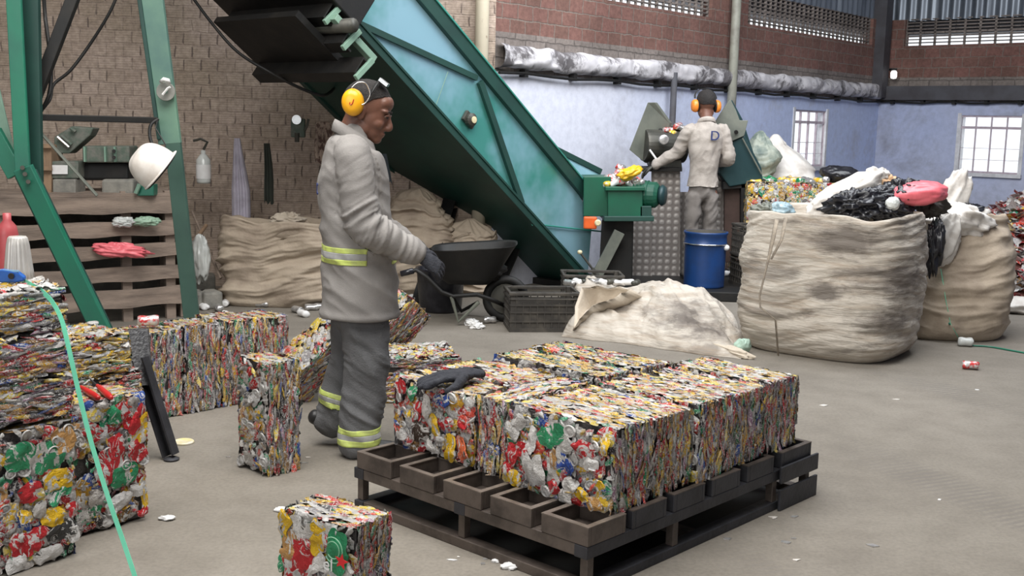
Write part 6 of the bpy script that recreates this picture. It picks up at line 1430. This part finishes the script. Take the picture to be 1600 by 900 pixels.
def band_on(p, src, z0, z1, name, mat, parent, off=.0035, cond=None, axis=None):
    """a strip of tape laid over the cloth between two heights (copies those faces of the cloth, lifted slightly)"""
    import bmesh
    Mi = p.M.inverted(); bm = bmesh.new(); bm.from_mesh(src.data); bm.transform(Mi); bm.normal_update()
    for z in (z0, z1): bmesh.ops.bisect_plane(bm, geom=bm.verts[:]+bm.edges[:]+bm.faces[:], plane_co=(axis[0] if axis else (0, 0, 0)) if axis else (0, 0, z), plane_no=(0, 0, 1)) if not axis else bmesh.ops.bisect_plane(bm, geom=bm.verts[:]+bm.edges[:]+bm.faces[:], plane_co=Vector(axis[0])+Vector(axis[1])*z, plane_no=axis[1])
    def val(c): return c.z if not axis else (c-Vector(axis[0])).dot(Vector(axis[1]))
    kill = [f for f in bm.faces if not (z0 < val(f.calc_center_median()) < z1) or (cond and not cond(f.calc_center_median()))]
    bmesh.ops.delete(bm, geom=kill, context='FACES'); bm.normal_update()
    for v in bm.verts: v.co += v.normal*off
    me = bpy.data.meshes.new(name); bm.to_mesh(me); bm.free(); me.polygons.foreach_set('use_smooth', [True]*len(me.polygons)); o = p.put(me, name, mat, parent)
    sf = o.modifiers.new('thick', 'SOLIDIFY'); sf.thickness = .003; return o
tc = lambda c: abs(c.y) < .235 and (c.x < .19) and not (c.y < -.14 and c.x > .02)
band_on(p1, jk, .953, .976, 'reflective_tape', 'hivis', jk, cond=tc); band_on(p1, jk, .925, .953, 'tape_centre', 'tape_grey', jk, cond=tc); band_on(p1, jk, .900, .925, 'reflective_tape', 'hivis', jk, cond=tc)
# collar
def collar(p, ctr, rx, ry, H, tiltf, mat, parent, gap=.5):
    n = 48; rows = []
    for (k, z, o_) in ((1.0, 0, 0), (1.02, H*.5, 0), (1.06, H, .0), (1.13, H*.98, 0), (1.25, H*.45, 0), (1.33, -.01, 0), (1.28, -.012, 0), (1.12, .0, 0)):
        th = np.linspace(gap, 2*PI-gap, n); x = np.cos(th)*rx*k; y = np.sin(th)*ry*k; zz = z-tiltf*(x/rx)*.05+0*th; rows.append(np.stack([x+ctr[0], y+ctr[1], zz+ctr[2]], -1))
    m = MB(); m.grid(np.array(rows)); o = p.mesh(m, 'collar', mat, parent); sf = o.modifiers.new('t', 'SOLIDIFY'); sf.thickness = .004; return o
collar(p1, (-.012, 0, 1.438), .078, .080, .050, .95, 'uniform', jk, .35)
# jacket hem line, logo on the back
text_on(None, 'back_print', 'IC', (0, 0, 0), (1, 0, 0), (0, 1, 0), .075, 'navy', .001)
bp_ = bpy.data.objects['back_print']; bp_.data.transform(Matrix.Translation((-.183, -.055, 1.205)) @ Matrix(((0, 0, -1, 0), (-1, 0, 0, 0), (0, 1, 0, 0), (0, 0, 0, 1))) @ Matrix.Rotation(0, 4, 'X')); bp_.data.transform(p1.M); adopt(bp_, jk)
for nm, v in (('chest_pocket', 0),): pass
# trousers
mb = MB()
limb(mb, [(.01, 0, .66), (.01, 0, .78), (.0, 0, .86)], [(.130, .165), (.135, .17), (.13, .165)], n=32)
limb(mb, [(.01, -.085, .74), (.022, -.09, .62), (.036, -.095, .46), (.022, -.093, .28), (.006, -.09, .13), (.002, -.09, .05)], [(.118, .098), (.108, .09), (.093, .08), (.088, .076), (.080, .074), (.078, .074)], n=28)
limb(mb, [(.0, .085, .74), (-.002, .092, .60), (-.006, .10, .46), (-.042, .105, .33), (-.082, .11, .19), (-.104, .11, .105)], [(.115, .098), (.104, .09), (.088, .08), (.082, .074), (.076, .07), (.072, .068)], n=28)
def trouser_folds(P, N):
    d = fbm(P*5, 23, 3)*.006+ridge(np.stack([P[:, 0]*8+P[:, 2]*3, P[:, 1]*8, P[:, 2]*3], -1), 24, 2)*.010
    k = np.exp(-((P[:, 2]-.46)/.10)**2)*.8+np.exp(-((P[:, 2]-.17)/.12)**2)*1.0
    d = d+ridge(np.stack([P[:, 0]*5, P[:, 1]*5, P[:, 2]*17+P[:, 0]*12], -1), 25, 2)*.013*k; return d
tr = p1.put(fuse(mb, .0075, 3, trouser_folds), 'trousers', 'trouser')
rl = lambda c: c.y < 0 and c.z < .3; ll = lambda c: c.y > .02 and c.z < .5
for a, b, mt in ((.118, .143, 'hivis'), (.093, .118, 'tape_grey'), (.064, .093, 'hivis')): band_on(p1, tr, a, b, 'reflective_tape', mt, tr, cond=rl)
dl = (Vector((-.042, .105, .33))-Vector((-.104, .11, .105))).normalized()
for a, b, mt in ((.138, .160, 'hivis'), (.116, .138, 'tape_grey'), (.092, .116, 'hivis')): band_on(p1, tr, a, b, 'reflective_tape', mt, tr, cond=lambda c: c.y > .02 and c.z < .42, axis=((-.104, .11, .105), tuple(dl)))
# boots
def boot(p, heel, toe, ankle, name='boot'):
    heel, toe, ankle = map(np.array, (heel, toe, ankle)); d = toe-heel; mb = MB()
    limb(mb, [heel+d*.0+[0, 0, .038], heel+d*.25+[0, 0, .042], heel+d*.55+[0, 0, .040], heel+d*.85+[0, 0, .034], heel+d*1.0+[0, 0, .026]], [(.036, .034), (.042, .036), (.036, .042), (.032, .044), (.022, .034)], n=20)
    limb(mb, [heel+d*.18+[0, 0, .04], heel*.5+ankle*.5+d*.12, ankle], [(.048, .038), (.050, .044), (.052, .048)], n=20)
    o = p.put(fuse(mb, .0055, 3), name, 'boot')
    m = MB(); s_ = []; up = np.cross(d, [0, 1, 0]); up = -up/np.linalg.norm(up) if up[2] < 0 else up/np.linalg.norm(up)
    for k in range(28):
        a = k*2*PI/28; x = .5-.54*math.cos(a); w = .040+.008*math.cos(a+PI); s_.append(heel+d*x+np.array([0, w*math.sin(a), 0])+up*.003)
    m.prism([tuple(q) for q in s_], up*.016); p.mesh(m, 'sole', 'black', o, smooth=False); return o
boot(p1, (-.055, -.09, .0), (.20, -.105, .0), (.0, -.09, .12)); boot(p1, (-.185, .115, .105), (.02, .12, .002), (-.105, .11, .17))
# gloved hands
for sg, (e, w_) in ((-1, (EL_R, WR_R)), (1, (EL_L, WR_L))):
    d = Vector(w_)-Vector(e); d.normalize(); d = (d+Vector((.12, 0, -.10))).normalized(); mb = MB()
    limb(mb, [Vector(w_)-d*.03, Vector(w_)+d*.03], [(.040, .036), (.032, .036)], n=16); make_hand(mb, Vector(w_)+d*.035, d, (-.15, -sg*.75, -.6), sg*-1 if sg > 0 else 1, L=.20, curl=.75)
    p1.put(fuse(mb, .0038, 1, lambda P, N: ridge(P*60, 5, 2)*.0008), 'glove', 'glove')

# ---------------------------------------------------------------- second worker
w2 = D(1091, 440, 10.80)
p2 = Person('person', 'second worker seen from behind, dusty beige shirt and orange ear muffs, reaching into a hopper', (w2[0], w2[1], ZPL), math.radians(97), 1.05)
Hm2 = Matrix.Translation((.035, .0, 1.600)) @ Matrix.Rotation(math.radians(6), 4, 'Z') @ Matrix.Rotation(math.radians(10), 4, 'Y') @ Matrix.Scale(1.05, 4)
mb = MB(); hb = MB(); head_mesh(hb)
for v in hb.v: mb.v.append(tuple(Hm2 @ Vector(v)))
mb.f += hb.f; mb.m += [0]*len(hb.f)
S2L, E2L, W2L = (-.01, .150, 1.365), (.10, .235, 1.16), (.19, .40, 1.045)
S2R, E2R, W2R = (-.01, -.150, 1.365), (-.02, -.225, 1.12), (.20, -.19, 1.08)
limb(mb, [(-.03, 0, 1.36), (-.02, 0, 1.45), (.0, 0, 1.52), (.01, 0, 1.57)], [(.06, .065), (.056, .058), (.055, .055), (.055, .054)])
limb(mb, [(0, 0, .80), (-.01, 0, 1.0), (-.02, 0, 1.2), (-.02, 0, 1.36)], [(.085, .12), (.085, .115), (.09, .135), (.06, .11)])
for a, b, c in ((S2L, E2L, W2L), (S2R, E2R, W2R)): limb(mb, [a, b, c], [.042, .034, .024])
for sg in (-1, 1): limb(mb, [(0, sg*.075, .80), (.01, sg*.085, .45), (-.01, sg*.09, .09)], [.065, .045, .035])
p2.put(fuse(mb, .0065, 2), 'body', 'skin'); hair_cap(p2, Hm2, 4)
earmuffs(p2, Hm2, 'muff_orange', 1.08, cup_x=-.008, cup_z=-.012, wire=False)
mb = MB()
limb(mb, [(.01, 0, .82), (.0, 0, .95), (-.01, 0, 1.08), (-.02, 0, 1.22), (-.02, 0, 1.33), (-.02, 0, 1.40), (-.015, 0, 1.45)], [(.128, .150), (.112, .130), (.108, .128), (.112, .150), (.104, .150), (.082, .115), (.060, .066)], n=36)
for a, b, c in ((S2L, E2L, W2L), (S2R, E2R, W2R)):
    a = np.array(a); b = np.array(b); c = np.array(c); limb(mb, [a*np.array([1, .5, 1]), a, a+(b-a)*.5, b, b+(c-b)*.5, c], [.054, .060, .056, .051, .046, .038], n=20)
def shirt_folds(P, N): return fbm(P*6, 43, 3)*.005+ridge(np.stack([P[:, 0]*6+P[:, 2]*5, P[:, 1]*12+P[:, 2]*4, P[:, 2]*6], -1), 44, 2)*.007+ridge(P*np.array([8, 8, 16]), 45, 2)*.006*(np.abs(P[:, 1]) > .17)
sh2 = p2.put(fuse(mb, .0085, 3, shirt_folds, .865), 'shirt', 'uniform2'); collar(p2, (-.012, 0, 1.435), .062, .066, .035, .5, 'uniform2', sh2, .35)
text_on(None, 'back_print_two', 'D', (0, 0, 0), (1, 0, 0), (0, 1, 0), .12, 'navy', .004); bp_ = bpy.data.objects['back_print_two']
bp_.data.transform(Matrix.Translation((-.150, -.045, 1.285)) @ Matrix(((0, 0, 1, 0), (-1, 0, 0, 0), (0, 1, 0, 0), (0, 0, 0, 1)))); bp_.data.transform(p2.M); adopt(bp_, sh2); bp_.name = 'back_print'
mb = MB(); limb(mb, [(.01, 0, .78), (.0, 0, .86), (.0, 0, .93)], [(.104, .126), (.102, .126), (.09, .115)], n=28)
for sg in (-1, 1): limb(mb, [(0, sg*.070, .78), (.0, sg*.078, .62), (.01, sg*.085, .46), (-.01, sg*.09, .25), (-.01, sg*.09, .06)], [(.092, .074), (.086, .070), (.074, .062), (.066, .058), (.062, .056)], n=24)
p2.put(fuse(mb, .0085, 3, lambda P, N: fbm(P*5, 53, 3)*.006+ridge(np.stack([P[:, 0]*5, P[:, 1]*9, P[:, 2]*7+P[:, 1]*7], -1), 54, 2)*.009), 'trousers', 'trouser2')
for sg in (-1, 1): boot(p2, (-.06, sg*.09, 0), (.18, sg*.10, 0), (-.005, sg*.09, .11))
for sg, (e, w_) in ((1, (E2L, W2L)), (-1, (E2R, W2R))):
    d = Vector(w_)-Vector(e); d.normalize(); mb = MB(); limb(mb, [Vector(w_)-d*.03, Vector(w_)+d*.02], [(.034, .030), (.028, .030)], n=14); make_hand(mb, Vector(w_)+d*.02, d, (0, 0, -1), sg, L=.185, curl=.6)
    p2.put(fuse(mb, .0045, 1), 'work_glove', 'machine_dark')

# ================================================================== SMALL THINGS
t = thing('steel_prop', 'dark steel leg with ribbed plate leaning between the left stack and the back row', 'prop', G(268, 720))
MB().prism([D(200, 514, 4.95), D(231, 514, 5.0), D(238, 602, 4.92), D(214, 602, 4.88)], (0, .015, 0)).build('ribbed_plate', simple('ribbed_grey_plate', (.10, .10, .105), .5, .4, (.06, .06, .065), 60, .45, .6, .5, 90), t)
MB().channel(D(219, 560, 4.93), G(267, 718)+np.array([0, 0, .02]), .05, .06, .16).build('angle_bar', 'pallet_dark', t)
q = G(268, 719); MB().lathe([(.001, .0), (.034, .0), (.036, .008), (.02, .016), (.001, .018)], (q[0], q[1], 0), 18).build('foot_plate', 'pallet_dark', t)
# on the left stack
q = G(18, 441, .955); t = thing('ribbed_cup', 'upturned ribbed pale cup standing on the left stack beside the blue tool', 'cup', q)
pr = []; vs = MB(); rows = []
for k, (r, z) in enumerate(((.001, .150), (.028, .150), (.033, .144), (.036, .120), (.046, .03), (.050, .0), (.047, .0), (.030, .14))):
    rows.append([(q[0]+(r+(.0022*math.cos(a*18) if 2 < k < 6 else 0))*math.cos(a), q[1]+.06+(r+(.0022*math.cos(a*18) if 2 < k < 6 else 0))*math.sin(a), .958+z) for a in np.linspace(0, 2*PI, 108, endpoint=False)])
MB().grid(np.array(rows), close_v=True).build('cup_body', 'cup', t, smooth=True)
q = G(2, 441, .955); t = thing('red_bottle', 'red bottle behind the ribbed cup, cut by the left picture edge', 'bottle', q)
MB().lathe([(.001, 0), (.034, 0), (.036, .01), (.036, .15), (.030, .18), (.014, .20), (.014, .225), (.001, .226)], (q[0]-.035, q[1]+.14, .956), 24).build('bottle_body', simple('pink_red_bottle', (.50, .09, .10), .4), t, smooth=True)
q = G(14, 446, .955); t = thing('strapping_tool', 'blue plastic strapping tool lying on the left stack under the cup', 'tool', q)
P = [(-.075, 0), (-.07, .028), (-.02, .038), (.03, .030), (.052, .012), (.050, -.002), (.02, -.008), (-.06, -.006)]
MB().prism([(q[0]+x, q[1]-.005+x*.12, .972+z) for x, z in P], (-.003, .028, 0)).build('tool_body', 'blue_tool', t, bevel=.005)
for x in (-.045, .012): MB().lathe([(.001, -.002), (.010, -.002), (.010, .002), (.001, .002)], (q[0]+x, q[1]-.009+x*.12, .988), 14, Matrix.Rotation(PI/2, 3, 'X')).build('tool_hole', 'black', t)
MB().beam((q[0]-.07, q[1]-.008, 1.009), (q[0]+.035, q[1]+.002, 1.004), .004, .006).build('pale_edge', simple('pale_blue_edge', (.25, .5, .75), .4), t)
gs = [G(30, 436, .966), G(46, 444, .964), D(62, 453, 3.72), D(80, 470, 3.66), D(95, 497, 3.60), D(104, 530, 3.57), D(112, 565, 3.55), D(124, 618, 3.53), D(142, 690, 3.50), D(168, 775, 3.46), D(192, 845, 3.42), D(212, 905, 3.38), D(222, 938, 3.36)]
P_, _ = smooth_path(gs, [1]*len(gs), 6); mb = MB(); L_, R_ = [], []
for i, p in enumerate(P_):
    tg = P_[min(i+1, len(P_)-1)]-P_[max(i-1, 0)]; sd = np.cross(tg, [-.25, -1, 0]); sd /= np.linalg.norm(sd); w = .0088; L_.append([p+sd*w, p-sd*w, p-sd*w+np.array([0, .0018, 0]), p+sd*w+np.array([0, .0018, 0])])
g_ = np.array(L_); mb.grid(g_, close_v=True); tag(mb.build('green_strap', 'strap_green', smooth=False), 'long pale green plastic strap hanging from the top of the left stack', 'strap')
t = thing('pliers', 'red handled tool lying on the edge of the bale beside the left stack', 'tool', G(145, 618, .5))
for a, b in (((126, 606), (154, 622)), ((152, 604), (174, 622))):
    A0, B0 = G(*a, .515)+np.array([0, 0, .004]), G(*b, .515)+np.array([0, 0, .0]); P_, R_ = smooth_path([A0, A0*.6+B0*.4, A0*.2+B0*.8, B0], [.007, .011, .012, .008], 4); MB().tube(P_, list(R_[:, 0]), 10).build('red_grip', 'red', t, smooth=True)
    MB().tube([A0+(A0-B0)*.5, A0], .004, 6).build('steel_shank', 'pallet_dark', t)
# dark glove lying on the pallet load
t = thing('work_glove', 'dark worn glove lying flat on the left bales of the pallet load', 'glove', G(700, 588, .54))
mb = MB(); w0 = Vector(G(735, 583, .556)); dd = (Vector(G(662, 592, .556))-w0); dd.z = 0; dd.normalize()
limb(mb, [w0-dd*.035, w0, w0+dd*.06], [(.016, .045), (.015, .040), (.017, .048)], side=(dd.y, -dd.x, 0), n=16); make_hand(mb, w0+dd*.03, dd, (0, 0, -1), 1, L=.23, curl=.12, open_=.12)
gm = fuse(mb, .0045, 2, lambda P, N: ridge(P*28, 5, 3)*.0035); gm.materials.clear(); gm.materials.append(M['glove']); o = bpy.data.objects.new('glove_body', gm); COL.objects.link(o); adopt(o, t)
mb = MB(); mb.tube([tuple(w0-dd*.038+Vector((dd.y, -dd.x, 0))*.045*math.cos(a)+Vector((0, 0, .017*math.sin(a)))) for a in np.linspace(0, 2*PI, 20, endpoint=False)], .005, 6, closed=True); mb.build('cuff_hem', 'black', t, smooth=True)
# litter on the floor
rs = RS(12)
for px, py, lb, m_, r_ in ((232, 511, 'red and white drink can lying at the left end of the back row', 'can_red', .033), (765, 505, 'silver drink can lying on the floor below the wheelbarrow', 'can_silver', .033),
                       (1516, 577, 'red and silver can lying alone on the floor right of the sacks', 'can_red', .033), (1508, 541, 'clear crushed bottle at the foot of the tan sack', 'clear_film', .04)):
    p = G(px, py, .46) if py == 511 else G(px, py); loose_can(lb, p+np.array([0, 0, .034]), r_, .10, m_, seed=px, ax_=(1, .3 if px < 1000 else -.25, .0))
for px, py, lb in ((744, 513, 'small white crumpled scrap on the floor below the wheelbarrow'), (737, 508, 'smaller of two white scraps under the wheelbarrow stand')): film(lb, G(px, py)+np.array([0, 0, .02]), (.09, .07, .05), 'white', px, amp=.5)
COLs = 'white cans along the foot of the brown wall'
for k, (px, py) in enumerate(((318, 484), (331, 480), (342, 486), (352, 479), (366, 474), (380, 476), (398, 478), (410, 480), (465, 489), (474, 495), (486, 485), (500, 484), (640, 470), (632, 455))):
    loose_can('crushed pale can in the litter along the foot of the brown wall', G(px, py)+np.array([0, 0, .034]), .033, .105, ['white', 'can_silver', 'can_silver'][k % 3], ax_=(rs.randn(), rs.randn(), 0), seed=k+300, group=COLs)
for k in range(9):
    px = 890+k*13; loose_can('crushed pale can on the half hidden black crate', D(px, 440+rs.rand()*3, 8.9), .03, .10, ['can_silver', 'white', 'machine_dark'][k % 3], ax_=(1, rs.randn(), 0), seed=k+330, group='cans on the half hidden crate')
for k in range(10):
    px = 1125+rs.rand()*38; py = 436+rs.rand()*30; loose_can('crushed can in the dark gap left of the stained sack', G(px, py)+np.array([0, 0, .12 if py < 455 else .034]), .033, .10, ['can_red', 'can_silver', 'black', 'white'][k % 4], ax_=(1, rs.randn(), 0), seed=k+350, group='cans in the gap left of the stained sack')
t = thing('round_lid', 'round yellow and white lid lying on the floor before the back row', 'lid', G(287, 692)); q = G(287, 692)
MB().lathe([(.001, .010), (.040, .010), (.043, .012), (.048, .008), (.050, .0), (.001, .0)], (q[0], q[1], 0), 28).build('lid_disc', simple('lid_cream', (.66, .58, .28), .4, 0, (.68, .64, .58), 18), t, smooth=True)
for k in range(46):
    px, py = [(300+rs.rand()*200, 700+rs.rand()*190), (1000+rs.rand()*560, 600+rs.rand()*280), (700+rs.rand()*180, 870+rs.rand()*28), (960+rs.rand()*300, 760+rs.rand()*120)][k % 4]
    if px < 520 and py > 760 and px > 400: continue
    p = G(px, py); a = rs.rand()*3; w = .004+.010*rs.rand(); n_ = 6
    pts = [(p[0]+w*(1+.4*rs.randn())*math.cos(q*2*PI/n_+a)*1.5, p[1]+w*(1+.4*rs.randn())*math.sin(q*2*PI/n_+a), .0005) for q in range(n_)]
    o = MB().prism(pts, (0, 0, .003)).build('litter_scrap', ['white', 'can_silver', 'bag_white'][k % 3]); tag(o, 'tiny pale scrap of litter lying on the bare concrete floor', 'scrap', 'tiny pale scraps on the floor')
for (px, py, w) in ((797, 888, .035), (776, 878, .02), (440, 799, .03), (262, 812, .03)):
    p = G(px, py); film({797: 'white crumpled paper scrap at the bottom edge before the pallet', 776: 'smaller white scrap left of the bottom edge paper', 440: 'bright sliver of foil on the floor above the lone bale', 262: 'pale sliver of foil on the floor beside the left stack'}[px], p+np.array([0, 0, w*.25]), (w*1.6, w, w*.5), 'white', px, amp=.5, n=12, name='paper_scrap')
st_ = [D(1483, 505, 8.22), G(1492, 528)+np.array([0, 0, .02]), G(1512, 540)+np.array([0, 0, .008]), G(1545, 543)+np.array([0, 0, .007]), G(1580, 549)+np.array([0, 0, .007]), G(1640, 560)+np.array([0, 0, .007])]
P_, _ = smooth_path(st_, [1]*6, 5); tag(MB().tube(P_, .007, 6).build('green_rope', 'green_post', smooth=True), 'dark green cord running over the floor from the tan sack to the right edge', 'cord')
